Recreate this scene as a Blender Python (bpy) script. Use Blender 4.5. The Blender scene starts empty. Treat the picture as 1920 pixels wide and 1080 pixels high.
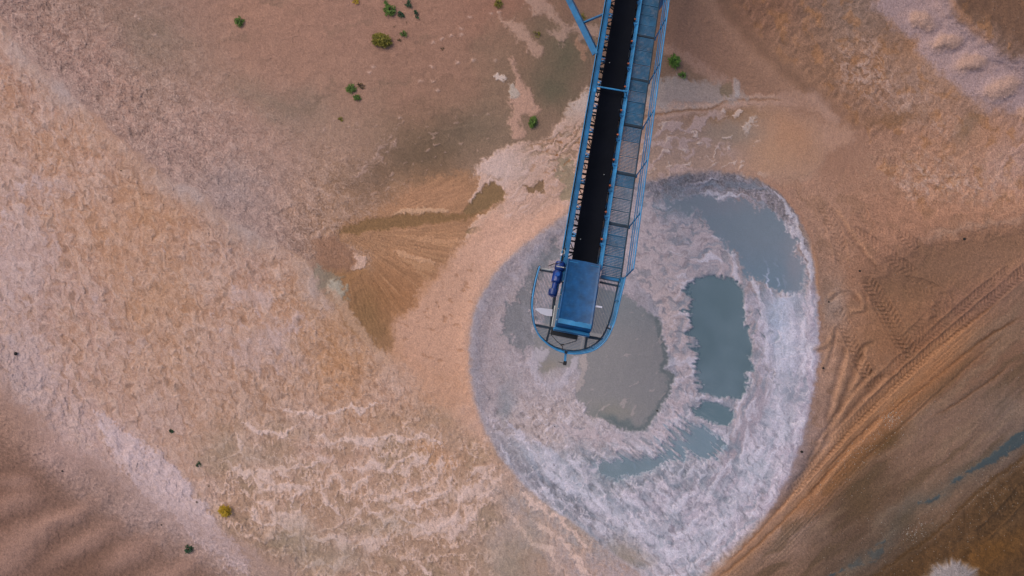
import bpy, bmesh, math, random
from mathutils import Vector, Matrix

# ---------------------------------------------------------------- camera, sky, sun, exposure
sc = bpy.context.scene
CAM_H = 34.0                      # drone height above the pit floor, metres
FPX = 1297.0                      # focal length in photograph pixels (1920 wide)
UPM = FPX/CAM_H                   # survey units per metre on the pit floor
cam_d = bpy.data.cameras.new("camera"); cam = bpy.data.objects.new("camera", cam_d)
sc.collection.objects.link(cam); sc.camera = cam
cam.location = (0, 0, CAM_H); cam.rotation_euler = (0, 0, 0)
cam_d.sensor_width = 36.0; cam_d.lens = 36.0*FPX/1920.0
cam_d.clip_start = 0.1; cam_d.clip_end = 12000.0

SUN_EL, SUN_AZ = math.radians(48), math.radians(-52)     # light from the north-west
w = bpy.data.worlds.new("World"); sc.world = w; w.use_nodes = True
nt = w.node_tree; bg = nt.nodes['Background']
sky = nt.nodes.new('ShaderNodeTexSky'); sky.sky_type = 'NISHITA'; sky.sun_disc = False
sky.sun_elevation = SUN_EL; sky.sun_rotation = SUN_AZ; sky.dust_density = 4.0; sky.air_density = 1.0; sky.ozone_density = 1.0
nt.links.new(sky.outputs[0], bg.inputs[0]); bg.inputs[1].default_value = 0.14
sd = bpy.data.lights.new("sun", 'SUN'); so = bpy.data.objects.new("sun", sd); sc.collection.objects.link(so)
sd.energy = 0.9; sd.angle = math.radians(38); sd.color = (1.0, .94, .86)
sdir = Vector((math.sin(SUN_AZ)*math.cos(SUN_EL), math.cos(SUN_AZ)*math.cos(SUN_EL), math.sin(SUN_EL)))
so.rotation_euler = sdir.to_track_quat('Z', 'Y').to_euler(); so.location = sdir*60
sc.view_settings.view_transform = 'Standard'; sc.view_settings.look = 'None'
sc.view_settings.exposure = 0.0; sc.view_settings.gamma = 1.0
SOIL_GAIN = (1.13, 1.07, 0.99)
# ---------------------------------------------------------------- soil map of the pit floor
# All plan coordinates below are survey units (38.147 per metre), origin at the north-west
# corner of the surveyed area; they are turned into metres when the terrain is built.
import numpy as np
F = np.float32
_r = np.random.RandomState(7)
_PERM = np.concatenate([_r.permutation(256)]*2).astype(np.int32)
_ang = _r.rand(256)*2*np.pi
_GX = np.cos(_ang).astype(F); _GY = np.sin(_ang).astype(F)

def perlin(x, y, seed=0):
    xf = np.floor(x); yf = np.floor(y)
    xi = (xf.astype(np.int32)+seed*17) & 255; yi = (yf.astype(np.int32)+seed*31) & 255
    fx = (x-xf).astype(F); fy = (y-yf).astype(F)
    ux = fx*fx*fx*(fx*(fx*6-15)+10); uy = fy*fy*fy*(fy*(fy*6-15)+10)
    xi1 = (xi+1) & 255; yi1 = (yi+1) & 255
    def g(a, b, dx, dy):
        h = _PERM[_PERM[a]+b]
        return _GX[h]*dx+_GY[h]*dy
    a = g(xi, yi, fx, fy); b = g(xi1, yi, fx-1, fy)
    c = g(xi, yi1, fx, fy-1); d = g(xi1, yi1, fx-1, fy-1)
    return (a+(b-a)*ux + ((c+(d-c)*ux)-(a+(b-a)*ux))*uy)*F(1.5)

def fbm(x, y, scale, octv=4, seed=0, ang=0.0, stretch=1.0, gain=.5):
    """fractal noise about -1..1; features 'scale' units wide, drawn out along 'ang' (deg) by 'stretch'"""
    c, s = math.cos(math.radians(ang)), math.sin(math.radians(ang))
    p = (x*c+y*s)/(scale*stretch); q = (-x*s+y*c)/scale
    o = 0; a = 1.0; t = 0.0
    for k in range(octv):
        o = o+F(a)*perlin(p+7.3*k, q+3.1*k, seed+k*5); t += a*.72; a *= gain; p = p*2.03; q = q*2.03
    return (o/F(t)).astype(F)

def ss(a, b, x):
    t = np.clip((x-a)/(b-a), 0, 1); return (t*t*(3-2*t)).astype(F)

def lin(c):
    c = np.asarray(c, dtype=np.float64)/255.0
    return np.where(c <= .04045, c/12.92, ((c+.055)/1.055)**2.4).astype(F)

# coarse lattice on which distances to outlines are measured, then sampled at warped places
_LX = np.arange(-160, 2084, 5.0, dtype=F); _LY = np.arange(-160, 1244, 5.0, dtype=F)
_LGX, _LGY = np.meshgrid(_LX, _LY)

def _segs(pts, closed):
    pts = list(pts)
    if closed: pts = pts+[pts[0]]
    return list(zip(pts[:-1], pts[1:]))

def smooth(pts, closed=False, n=5):
    """Catmull-Rom through the points"""
    P = np.array([p[:2] for p in pts], dtype=float); N = len(P); out = []
    rng = range(N if closed else N-1)
    for i in rng:
        p0 = P[(i-1) % N] if closed or i > 0 else P[i]
        p1 = P[i]; p2 = P[(i+1) % N]
        p3 = P[(i+2) % N] if closed or i+2 < N else p2
        for k in range(n):
            t = k/n
            out.append(tuple(.5*((2*p1)+(-p0+p2)*t+(2*p0-5*p1+4*p2-p3)*t*t+(-p0+3*p1-3*p2+p3)*t**3)))
    if not closed: out.append(tuple(P[-1]))
    return out

def sdf_lattice(pts, closed):
    d2 = np.full(_LGX.shape, 1e12, F); ins = np.zeros(_LGX.shape, bool); sgn = np.zeros(_LGX.shape, F)
    for (x0, y0), (x1, y1) in _segs(pts, closed):
        ex, ey = x1-x0, y1-y0; L = ex*ex+ey*ey+1e-9
        wx = _LGX-x0; wy = _LGY-y0
        t = np.clip((wx*ex+wy*ey)/L, 0, 1)
        dd = (wx-ex*t)**2+(wy-ey*t)**2
        if closed:
            c = ((_LGY >= y0) != (_LGY >= y1))
            if y1 != y0: ins ^= c & (_LGX < x0+(_LGY-y0)*ex/(y1-y0))
        else:
            m = dd < d2; sgn = np.where(m, ex*wy-ey*wx, sgn)
        d2 = np.minimum(d2, dd)
    d = np.sqrt(d2)
    if closed: return np.where(ins, -d, d).astype(F)
    return (d*np.where(sgn >= 0, 1, -1)).astype(F)      # positive on the right hand of travel (y down)

def bil(L, x, y):
    fx = np.clip((x-_LX[0])/5.0, 0, len(_LX)-1.001); fy = np.clip((y-_LY[0])/5.0, 0, len(_LY)-1.001)
    i = fx.astype(np.int32); j = fy.astype(np.int32); a = (fx-i).astype(F); b = (fy-j).astype(F)
    return (L[j, i]*(1-a)+L[j, i+1]*a)*(1-b)+(L[j+1, i]*(1-a)+L[j+1, i+1]*a)*b

# mean soil colours of the survey, one row every 135 units, one column every 160
SOIL = """
150,118,108 131,104,93 140,111,100 149,115,100 146,113,99 142,109,95 138,103,89 138,104,91 128,99,84 126,94,78 130,108,98 100,76,62 108,84,70
162,124,108 149,117,108 140,113,101 149,117,103 146,115,101 140,109,95 129,104,89 129,102,91 138,105,90 142,110,92 138,105,85 148,124,116 118,94,84
170,134,118 170,130,110 144,117,110 147,117,106 140,115,101 118,96,80 135,112,98 138,115,102 164,138,128 165,129,113 147,113,97 157,119,99 163,133,127
170,136,124 172,132,110 168,132,116 146,120,112 138,108,88 150,112,84 188,154,142 160,136,128 151,142,146 161,124,107 156,118,99 163,122,101 163,122,101
168,142,140 170,136,124 170,132,108 172,136,120 150,112,80 176,136,112 176,146,134 162,144,144 135,138,146 150,126,114 142,105,85 127,95,81 131,99,85
172,146,142 172,140,130 170,134,114 172,138,122 166,128,100 190,148,126 165,148,150 140,136,140 126,135,144 161,140,140 145,108,85 127,91,70 124,91,74
150,120,108 178,150,148 170,142,134 164,134,116 176,142,128 182,142,116 168,152,156 142,138,142 120,132,138 165,155,167 127,93,71 125,97,83 113,93,85
115,85,74 150,125,118 172,150,150 170,138,122 170,138,122 172,138,118 158,148,150 140,144,150 160,152,160 155,133,131 97,73,59 117,91,75 83,69,61
140,112,104 104,78,66 150,124,114 158,134,122 164,136,126 150,124,108 158,138,132 165,152,158 168,154,160 125,95,79 95,75,63 89,67,51 77,55,39"""

def base_colour(x, y):
    rows = [[[float(q) for q in c.split(',')] for c in r.split()] for r in SOIL.strip().split('\n')]
    A = np.array(rows, dtype=F)
    fx = np.clip(x/160.0, 0, 11.999); fy = np.clip(y/135.0, 0, 7.999)
    i = fx.astype(np.int32); j = fy.astype(np.int32); a = fx-i; b = fy-j
    a = (a*a*(3-2*a))[..., None]; b = (b*b*(3-2*b))[..., None]
    return ((A[j, i]*(1-a)+A[j, i+1]*a)*(1-b)+(A[j+1, i]*(1-a)+A[j+1, i+1]*a)*b).astype(F)

class Soil:
    pass

def paint(u, v):
    """u, v flat arrays in survey units -> colours (sRGB 0..255), heights (m), wetness, grain"""
    S = Soil(); n = u.size
    w1 = fbm(u, v, 90, 3, 11); w2 = fbm(u, v, 90, 3, 12)          # broad wander
    m1 = fbm(u, v, 22, 3, 13); m2 = fbm(u, v, 22, 3, 14)          # small wander
    f1 = fbm(u, v, 6, 3, 15);  f2 = fbm(u, v, 6, 3, 16)           # ragged edges
    g1 = fbm(u, v, 2.6, 2, 17)                                    # grain
    col = base_colour(u+w1*28+m1*12, v+w2*28+m2*12)
    H = np.zeros(n, F); wet = np.full(n, .15, F); gr = np.full(n, .6, F)

    def lay(c, m):
        nonlocal col
        col += (np.asarray(c, F)-col)*m[..., None]
    def mul(k, m=None):
        nonlocal col
        if m is None: col *= k[..., None]
        else: col *= (1+(k-1)*m)[..., None]
    def zone(pts, edge=6, a=0, b=0, c=0, grow=0, sm=True):
        """1 inside the outline, edges wander by a (broad) b (small) c (ragged)"""
        P = smooth(pts, True, 4) if sm else pts
        d = bil(sdf_lattice(P, True), u+a*w1+b*m1+c*f1, v+a*w2+b*m2+c*f2)
        return ss(edge, -edge, d-grow), d
    def line(pts, a=0, b=0, c=0, sm=True):
        P = smooth(pts, False, 4) if sm else pts
        return bil(sdf_lattice(P, False), u+a*w1+b*m1+c*f1, v+a*w2+b*m2+c*f2)
    def soft(cx, cy, rx, ry, ang=0, e=1.0):
        c, s = math.cos(math.radians(ang)), math.sin(math.radians(ang))
        dx = u-cx+w1*rx*.3+m1*8; dy = v-cy+w2*ry*.3+m2*8
        p = (dx*c+dy*s)/rx; q = (-dx*s+dy*c)/ry
        return np.exp(-(p*p+q*q)*e).astype(F)
    def lace(scale, seed, ang=0, st=1.0, k=2.2, warp=10, power=3.0, fade=1.0):
        """drying-front pattern: bright lips with a soft trail on one side, ragged"""
        a = fbm(u+f1*warp*.6+m1*warp, v+f2*warp*.6+m2*warp, scale, 3, seed, ang, st)
        s = (a*k) % 1.0
        return (s**power*ss(1.0, .965, s)).astype(F), a

    def fronts(ph, tn, soft_=.35):
        """lips of pale crust where ph wraps; tn sets how wide each stretch of lip is"""
        s = ph % 1.0
        t = np.clip(tn, 0.0, .45)
        lipm = ss(1-t-.10, 1-t*.55, s)*ss(1.0, .965, s)*ss(.01, .07, t)
        return np.clip(lipm+soft_*s**2*ss(1.0, .96, s)*ss(-.02, .10, tn), 0, 1).astype(F)

    def crests(scale, seed, ang, st=2.2, warp=6, thin=.16, gate=None):
        """thin drawn-out ripple crests: where a stretched noise crosses zero, broken up"""
        a = fbm(u+m1*warp+w1*12, v+m2*warp+w2*12, scale, 4, seed, ang, st, .42)
        g_ = ss(-.10, .22, fbm(u+m1*6, v+m2*6, scale*1.1, 2, seed+3, ang, st*.7)) if gate is None else gate
        return (np.exp(-(a/(thin*1.1))**2)*g_).astype(F)

    # ---- outlines shared by several layers
    ridgeL = [(-60,-60),(0,30),(60,110),(115,152),(170,205),(240,272),(310,322),(362,352),(430,408),(510,452),(575,492),(612,545),
              (655,590),(700,640),(750,690),(800,745),(850,810),(890,860),(935,900),(1000,960)]
    dR = line(ridgeL, a=6, b=5, c=3)                 # positive = below-left
    circ = [(881,670),(884,620),(893,580),(915,535),(950,490),(1000,447),(1060,405),(1130,365),(1210,340),(1290,327),(1370,325),
            (1430,342),(1480,385),(1512,440),(1528,510),(1534,600),(1530,690),(1516,770),(1494,850),(1464,920),(1425,985),
            (1370,1045),(1320,1085),(1240,1110),(1195,1072),(1140,1030),(1090,990),(1030,948),(975,900),(935,850),(905,790),(888,730)]
    C, dC = zone(circ, 5, 0, 3, 2)
    # bottom-left bank
    bank = [(-80,640),(-20,700),(60,790),(140,850),(230,905),(300,950),(380,990),(460,1030),(540,1090),(620,1140)]
    dB = line(bank, a=6, b=6, c=2)                   # positive = below-left
    # right-hand haul road edge
    road = [(1990,470),(1920,520),(1840,590),(1760,660),(1680,735),(1600,815),(1530,890),(1470,960),(1400,1030),(1330,1095),(1280,1140)]
    dW = line(road, a=0, b=2, c=1)                   # sign: positive on right of travel (towards up-left)
    apron = np.maximum(ss(0, 1, (dR+4+46*ss(600, 740, v))/(18+70*ss(600, 740, v)+14*m1)), ss(800, 880, u)*ss(790, 850, v)*ss(-12, 0, dC)*ss(1290, 1240, u))*ss(10, -30, dB)

    # ---- A  left apron: tan sand under pale drying fronts
    ap = apron*(1-C)
    mott = fbm(u+m1*10, v+m2*10, 62, 5, 21, 58, 1.9)
    lay((178,138,112), ap*ss(-.1, .45, mott)*.38)
    lay((186,160,156), ap*ss(.1, -.55, mott)*.35)
    far = ss(300, -40, u+.25*v-120)                        # palest along the west side
    fine = fbm(u+m1*14, v+m2*14, 13, 4, 22, 62, 2.0)
    lay((188,163,160), ap*ss(-.02, .45, fine)*(.16+.30*far))
    lay((154,118,96), ap*ss(.05, -.6, fine)*.22)
    zoneU = ap*ss(850, 700, v-.15*u+m1*30)
    low0 = ss(800, 860, v+m1*20)*ss(400, 460, u)
    ca_, sa_ = math.cos(math.radians(62)), math.sin(math.radians(62))
    al_ = u*ca_+v*sa_; ac_ = -u*sa_+v*ca_
    tn0 = fbm(u+m1*10, v+m2*10, 46, 3, 27, 60, 1.5)
    ph1 = (ac_+26*w1+15*m1+7*f1+12*fbm(u, v, 14, 3, 23, 62, 1.3))/23.0
    L1 = fronts(ph1, .12+.42*fbm(u+m1*5, v+m2*5, 17, 3, 24, 62, 1.6)+.2*tn0, .25)
    lay((200,172,162), zoneU*L1*.40)
    ph2 = (al_*.5-ac_*.8+20*w2+13*m2+6*f2+9*fbm(u, v, 9, 3, 28, 20, 1.3))/15.0
    L1b = fronts(ph2, .08+.42*fbm(u+m1*5, v+m2*5, 12, 3, 29, 50, 1.6)+.15*tn0, .2)
    lay((194,168,162), zoneU*L1b*.28)
    for sc_, sd_, an_, st_, kk in ((34, 150, 62, 2.4, .34), (19, 155, 58, 2.6, .34), (10, 160, 64, 2.6, .30)):
        cq = crests(sc_, sd_, an_, st_, 9, .20)
        lay((202,176,167), ap*(1-low0)*cq*kk); H += (.010*cq*ap*(1-low0)).astype(F)
    dkc = crests(12, 165, 60, 2.4, 7, .13)
    lay((146,112,92), ap*(1-low0)*dkc*.22)
    ph3 = (ac_+12*m2+9*f1+5*fbm(u, v, 5, 2, 19))/10.0
    L1c = fronts(ph3, .06+.5*fbm(u, v, 9, 3, 18, 62, 1.8), .2)
    lay((188,160,152), ap*L1c*.30)
    mul(1-.15*ss(.15, .7, fbm(u+m1*8, v+m2*8, 10, 3, 25, 60, 2.0)), zoneU)
    lay((142,106,84), zoneU*ss(.12, .5, fbm(u+m1*9+f1*3, v+m2*9+f2*3, 15, 4, 43, 62, 1.7))*.35)
    # white lilac crust patches on it
    for cx, cy, rx, ry, an, k in [(40,470,70,110,0,.65),(60,680,60,110,-20,.5),(90,360,60,60,0,.4),(470,560,60,35,10,.5),(500,650,80,60,0,.55),
                                  (560,610,60,90,60,.35),(260,640,60,50,0,.25),(200,560,60,80,60,.3),(420,460,50,30,30,.2)]:
        q = soft(cx, cy, rx, ry, an)*k*1.5
        pt = ss(.28, .75, q+.55*fbm(u+m1*10+f1*3, v+m2*10+f2*3, 20, 5, 26, 60, 1.7, .62))
        lay((186,167,172), pt*ap*.42)
    # orange spots
    for cx, cy, rx, ry, k in [(300,400,70,40,.4),(230,450,60,70,.3),(300,560,40,50,.3),(640,690,50,50,.5),(640,600,30,30,.5),(820,850,60,40,.6),(700,790,90,30,.35),(890,860,30,60,.6)]:
        lay((180,132,94), soft(cx, cy, rx, ry, 20)*k*ap*(.8+.4*m1))
    # smooth damp beds and wavy white fronts of the lower middle
    low = ap*ss(-30, 60, v-775+.10*(u-600)+m1*24)*ss(330, 430, u+.0*v+m2*20)*ss(960, 905, u-.18*(v-900))
    low2 = ap*ss(400, 470, u+m1*20)*ss(600, 720, v+.25*(u-450)+m1*40)
    lay((158,130,112), low*ss(-.5, .3, fbm(u, v, 70, 3, 30))*.75)
    bed = fbm(u+m1*14, v+m2*6, 52, 3, 31, 0, 1.5)
    lay((140,122,104), low*ss(.0, .6, bed)*.5)
    # fronts: terraces stepping down, lips ragged with teeth pointing down-slope
    teeth = np.abs(fbm(u+f1*2, v*.3, 11, 2, 32))*20+np.abs(fbm(u, v*.5, 26, 2, 33))*30
    tn = fbm(u+m1*8, v+m2*8, 30, 3, 34, 0, 1.6)
    tn2 = fbm(u+m1*6, v+m2*6, 12, 3, 39, 20, 1.3)
    fr = (v+teeth+w2*40+m2*16+f2*3+.10*u)/46.0
    fA = fronts(fr, .13+.26*tn+.12*tn2, .35)
    lay((204,176,166), low*fA*.80)
    fr2 = (v*.75-u*.42+teeth*.7+w1*46+m1*18+f1*3)/38.0
    fB_ = fronts(fr2, .03+.26*fbm(u+m1*8, v+m2*8, 34, 3, 48, -20, 1.4)+.12*tn2, .25)
    lay((204,178,170), low*fB_*.70)
    fr3 = (v+u*.25+teeth*.4+m2*18+f2*5+12*fbm(u, v, 9, 2, 46))/17.0
    fC = fronts(fr3, .02+.38*fbm(u+m1*8, v+m2*8, 18, 3, 47, 0, 1.4), .25)
    lay((196,166,154), np.clip(low+low2*.8, 0, 1)*fC*.62)
    lips = [[(430,871),(435,880),(450,877),(457,890),(467,882),(476,895),(484,907),(487,922),(502,915),(522,920),(525,912),(540,908),(546,935)],
            [(492,885),(512,888),(525,877),(529,888),(537,880),(555,876),(569,867),(580,874),(590,870)],
            [(595,817),(605,820),(620,832),(642,825),(655,820),(670,822),(692,838),(697,825),(717,820),(730,816),(755,822),(780,822),(795,815),(812,825)],
            [(665,877),(680,882),(700,861),(710,880),(730,885),(745,867),(775,852),(785,860),(790,875),(802,860)],
            [(612,910),(630,891),(642,900),(645,920),(655,925),(670,907),(685,897)],
            [(555,927),(580,910)], [(605,915),(610,935),(615,945),(627,957),(642,967)],
            [(660,967),(675,955),(685,942),(692,957),(710,960),(720,980),(732,972),(740,985),(750,967),(762,975),(787,985),(805,1000),(830,985),(850,972),(860,935),(870,910),(887,925)],
            [(710,932),(717,927),(727,937),(740,920),(752,930),(762,905)], [(775,920),(805,912),(820,892),(827,865)],
            [(487,940),(505,945),(515,962),(537,962),(555,967),(560,957)], [(477,957),(485,977),(500,982),(515,980),(530,982),(542,990),(555,985),(570,987),(572,980)],
            [(550,1002),(562,1000),(570,1025)], [(577,1007),(590,1007),(602,1012),(620,1005),(635,1017),(642,1030)], [(675,1022),(695,1007),(707,990),(712,1000)],
            [(710,1025),(730,1005)], [(810,925),(840,920),(845,890)], [(875,975),(890,972),(897,932),(910,927)], [(755,945),(767,940),(777,955)], [(787,945),(812,935)],
            [(450,830),(455,845),(462,858),(475,860)], [(540,770),(560,778),(585,772),(600,784),(620,776)], [(580,1060),(600,1052),(625,1066),(645,1050)], [(770,1040),(785,1060),(800,1074)],
            [(640,770),(660,760),(676,772),(700,762)], [(470,800),(490,812),(510,806),(530,818),(545,806)], [(900,905),(915,890),(925,905),(938,896)],
            [(985,930),(1000,950),(1015,945),(1030,968),(1045,965),(1060,990),(1080,1000),(1100,1026)], [(970,980),(985,1000),(1000,1020),(1030,1030),(1050,1060)], [(1010,985),(1030,1000),(1050,1010),(1080,1045),(1100,1070)]]
    wid = np.clip(3.4+5.5*fbm(u+m1*4, v+m2*4, 20, 3, 44), .4, 9)
    for P_ in lips:
        d = line(P_, a=3, b=5, c=3, sm=False)
        x0_, x1_ = min(q[0] for q in P_)-30, max(q[0] for q in P_)+30; y0_, y1_ = min(q[1] for q in P_)-50, max(q[1] for q in P_)+30
        bx = ss(x0_, x0_+14, u)*ss(x1_, x1_-14, u)*ss(y0_, y0_+20, v)*ss(y1_, y1_-14, v)
        ad_ = np.abs(d)
        lay((210,186,182), ss(wid+1.8, wid-1.8, ad_)*bx*(1-C)*.92)
        th_ = np.abs(fbm(u+f1*2, v*.22, 8, 2, 232))*22
        dn_ = line([(q[0], q[1]+4) for q in P_], a=3, b=5, c=3, sm=False)
        lay((200,172,162), ss(th_+1, th_-3, np.abs(dn_-0))*ss(.15,.6,th_/14)*bx*(1-C)*.45)
        up_ = line([(q[0], q[1]-9) for q in P_], a=3, b=5, c=3, sm=False)
        lay((190,160,146), np.exp(-(up_/8)**2)*bx*(1-C)*.30)
    drip = ss(.22, .55, fbm(u, v, 7, 3, 35, 82, 4.5))*(fr % 1.0)*ss(-.1, .2, tn)
    lay((188,158,144), low*drip*.6)
    for cx, cy, rx, ry, an in [(820,985,66,16,-20),(690,828,40,9,5),(878,925,60,14,-10),(960,820,60,8,-5),(560,915,30,6,0),(700,875,40,8,-25),(780,870,40,10,-28),(545,975,40,12,10),
                               (905,880,30,10,-20),(740,950,26,10,10),(610,860,20,6,0),(860,990,40,10,-40),(640,1015,26,14,30),(700,1020,24,16,-50),(1020,1000,40,14,30),(1060,1010,60,16,35),(500,900,26,10,40)]:
        q = soft(cx, cy, rx, ry, an)
        lay((206,182,178), low*.8*ss(.30, .75, q+.40*fbm(u+m1*8+f1*2, v+m2*8+f2*2, 13, 4, 37, 0, 1.2, .6))*.85)
    sp = ss(.18, .5, fbm(u+f1*3, v+f2*3, 5, 3, 45, 80, 1.8))*ss(-.1, .3, tn)
    lay((190,162,148), low*sp*.4)
    gl = ss(.1, .5, fbm(u+f1*3, v+f2*3, 6, 3, 38, 80, 2))
    mul(1-.13*gl, np.clip(low+low2*.8, 0, 1))
    # grey-green shallow hollows at the very bottom
    for cx, cy, rx, ry, k in [(560,1010,60,40,.6),(630,1050,70,30,.6),(960,1060,50,60,.8),(420,830,30,30,.45),(480,860,60,20,.4),(725,985,50,22,.5),(1000,1000,25,40,.3)]:
        lay((140,129,116), soft(cx, cy, rx, ry)*k*.7*(1-C))
    # flakes by the crust band above the south-west bank
    fl, _ = zone([(0,560),(60,640),(120,740),(200,780),(280,830),(330,870),(380,940),(430,1000),(520,1080),(560,1140),(420,1100),(330,1010),(250,940),(150,850),(60,780),(0,720)], 14, 10, 14, 8)
    tex = fbm(u+m1*8, v+m2*8, 9, 4, 40, 40, 1.8)
    lay((184,164,168), fl*.55*ss(200, 60, -dB)*(.6+.5*tex))
    crust, _ = zone([(180,770),(230,800),(290,850),(340,880),(362,930),(390,955),(400,985),(450,1030),(470,1080),(400,1040),(330,975),(270,930),(215,860)], 4, 6, 12, 9)
    lay((196,178,186), crust*(.62+.3*tex))
    # fine dark sedge-like streaks on it
    sk = ss(.28, .6, fbm(u+m1*6, v+m2*6, 5, 3, 41, 40, 5))
    mul(1-.09*sk, ss(-170, -20, dB)*ss(30, -10, dB))

    # ---- crest of the long ridge: pale soft band just below it, greyer band just above
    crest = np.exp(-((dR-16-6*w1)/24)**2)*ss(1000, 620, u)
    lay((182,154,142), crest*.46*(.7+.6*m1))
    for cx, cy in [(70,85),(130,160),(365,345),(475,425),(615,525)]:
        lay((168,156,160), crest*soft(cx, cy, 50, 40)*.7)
    grey_band = ss(-85, -6, dR)*ss(2, -3, dR)*ss(660, 560, u)
    lay((120,100,98), grey_band*.40)
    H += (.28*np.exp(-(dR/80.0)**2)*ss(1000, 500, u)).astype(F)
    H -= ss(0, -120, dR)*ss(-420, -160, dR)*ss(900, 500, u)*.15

    # ---- B  upper-left: mottled grey-brown flats
    B = ss(4, -6, dR)*ss(1010, 930, u)*ss(520, 470, v+.0*u)
    r1 = fbm(u+m1*12, v+m2*12, 17, 4, 50, 35, 1.8)
    near = ss(-330, -60, dR+w1*30)
    mul(1+.20*r1, B*near)
    L4, _ = lace(22, 51, 30, 1.8, 2.4, 10, 3.0)
    lay((178,152,144), B*near*L4*.62)
    L4b, _ = lace(10, 52, 30, 1.8, 1.9, 6, 3.0)
    lay((172,148,142), B*near*L4b*.45)
    phb = (-u*math.sin(math.radians(35))+v*math.cos(math.radians(35))+18*w1+13*m1+6*f1+9*fbm(u, v, 11, 3, 145, 30, 1.5))/16.0
    lay((182,156,148), B*near*fronts(phb, .07+.42*fbm(u+m1*5, v+m2*5, 14, 3, 146, 30, 1.6), .25)*.50)
    for sc_, sd_, an_, kk in ((22, 170, 38, .32), (11, 175, 30, .30)):
        cq = crests(sc_, sd_, an_, 2.6, 9, .20); lay((180,154,146), B*near*cq*kk); H += (.008*cq*B*near).astype(F)
    dk = ss(.2, .6, fbm(u+m1*7, v+m2*7, 8, 3, 54, 30, 1.8))
    mul(1-.10*dk, B*near)
    for cx, cy, rx, ry, an, k, c in [(280,60,80,60,20,.5,(112,100,88)),(520,110,120,60,0,.25,(142,108,94)),(500,190,90,30,30,.5,(118,106,94)),(570,200,50,30,0,.4,(108,98,88)),
                                     (840,110,200,70,0,.3,(136,104,90)),(800,285,110,40,-22,.75,(98,82,68)),(890,245,70,36,-10,.6,(104,92,80)),(705,335,60,30,-40,.5,(102,82,68)),
                                     (640,60,100,60,0,.2,(140,106,94)),(440,350,60,60,20,.5,(148,136,140)),(520,300,60,60,0,.3,(150,126,116)),(650,280,70,40,0,.3,(152,120,106))]:
        lay(c, soft(cx, cy, rx, ry, an)*k*(.85+.35*fbm(u, v, 30, 3, 55, 20, 3)))
    wh, _ = zone([(680,310),(700,290),(720,270),(745,238),(740,262),(722,290),(700,318),(660,340)], 3, 6, 12, 10)
    lay((170,144,138), wh*.55*ss(-.3,.3,fbm(u+m1*6,v+m2*6,9,3,53,-35,2.5)))
    fk = ss(.46, .60, fbm(u+m1*6, v+m2*6, 8, 3, 56, -35, 2.2)+.22*fbm(u, v, 70, 2, 57)-.04)
    fzone = B*ss(560, 640, u)*ss(180, 260, v)*ss(980, 900, u)*ss(400, 350, v-.0*u)+B*soft(560,270,70,70)*.6
    lay((178,150,142), fk*np.clip(fzone, 0, 1)*.5)
    # faint flow streaks across the smooth flat
    stq = fbm(u+m1*16, v+m2*16, 12, 4, 58, -8, 5)
    mul(1+.07*stq, B*(1-near))
    lay((104,88,76), B*(1-near)*ss(.25, .7, fbm(u+m1*14, v+m2*14, 40, 4, 59, -15, 2.5))*.28)
    # little white chips in a curve
    for cx, cy in [(693,135),(811,80),(829,73),(846,66),(865,65),(810,125),(858,117),(888,113),(921,25),(935,22),(788,152),(812,153),(820,169),(750,220),(915,214),(929,113),(700,125),(880,32),(864,53),(255,30),(262,36),(290,66)]:
        dx = u-cx+f1*3; dy = v-cy+f2*3
        lay((186,158,150), np.exp(-(dx*dx/14+dy*dy/6)).astype(F)*.75)

    # ---- F  streams east of it
    Fz, _ = zone([(905,60),(960,20),(1060,-30),(1160,-60),(1140,110),(1110,200),(1050,230),(960,290),(900,320),(870,280),(900,180)], 25, 10, 10, 0)
    lay((120,102,88), Fz*.42*(.8+.5*fbm(u+m1*14, v+m2*14, 40, 4, 60, -50, 2)))
    for cx, cy, rx, ry, k in [(1060,110,50,50,.8),(1040,170,40,30,.8),(1010,50,30,20,.3),(1115,60,20,30,.4)]:
        lay((92,88,74), soft(cx, cy, rx, ry)*k)
    def stain(pts, c, k=1.0, a=4, b=8, cc=5, e=2, grow=0):
        m, d = zone(pts, e, a, b, cc, grow); lay(c, m*k); return m, d
    stain([(955,108),(962,106),(972,140),(985,160),(998,175),(1000,195),(1012,205),(1006,216),(985,214),(975,222),(985,250),(965,262),(955,240),(960,210),(955,190),(962,165),(970,160),(960,130)], (174,140,127), .9, 4, 8, 6, 4)
    stain([(955,152),(975,165),(968,185),(955,182)], (168,156,150), .9)
    stain([(927,140),(940,140),(952,146),(948,151),(930,152)], (186,170,166), .95, 0, 4, 5)
    stain([(935,30),(955,35),(975,45),(990,60),(1005,75),(1020,95),(1012,108),(1000,105),(990,92),(985,80),(968,72),(960,55),(940,42)], (170,140,128), .8, 4, 10, 6, 5)
    stain([(1000,-10),(1030,10),(1045,30),(1060,45),(1085,45),(1120,50),(1125,75),(1095,70),(1070,60),(1060,85),(1040,80),(1030,60),(1050,55),(1030,35),(1000,22),(980,5)], (168,140,130), .75, 4, 10, 6, 5)
    stain([(1082,70),(1096,75),(1102,105),(1092,112),(1085,95)], (160,124,106), .7)
    # laminated pale delta running under the conveyor
    delta, dd = zone([(888,330),(905,300),(930,285),(965,272),(1010,262),(1050,225),(1075,190),(1110,165),(1150,150),(1200,160),(1250,190),(1330,190),(1450,180),
                      (1450,200),(1360,205),(1290,215),(1220,235),(1200,330),(1120,340),(1080,380),(1040,410),(980,440),(930,400),(945,370),(915,345),(890,350)], 5, 5, 8, 6)
    lay((184,152,140), delta*.92)
    band = line([(860,400),(905,330),(960,290),(1030,262),(1090,215),(1160,195),(1240,205),(1330,195)], a=26, b=12, c=5)
    bs = ((band+m2*9)/21.0)
    bsn = fbm(u+w1*20, v+w2*20, 60, 2, 61)
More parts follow.
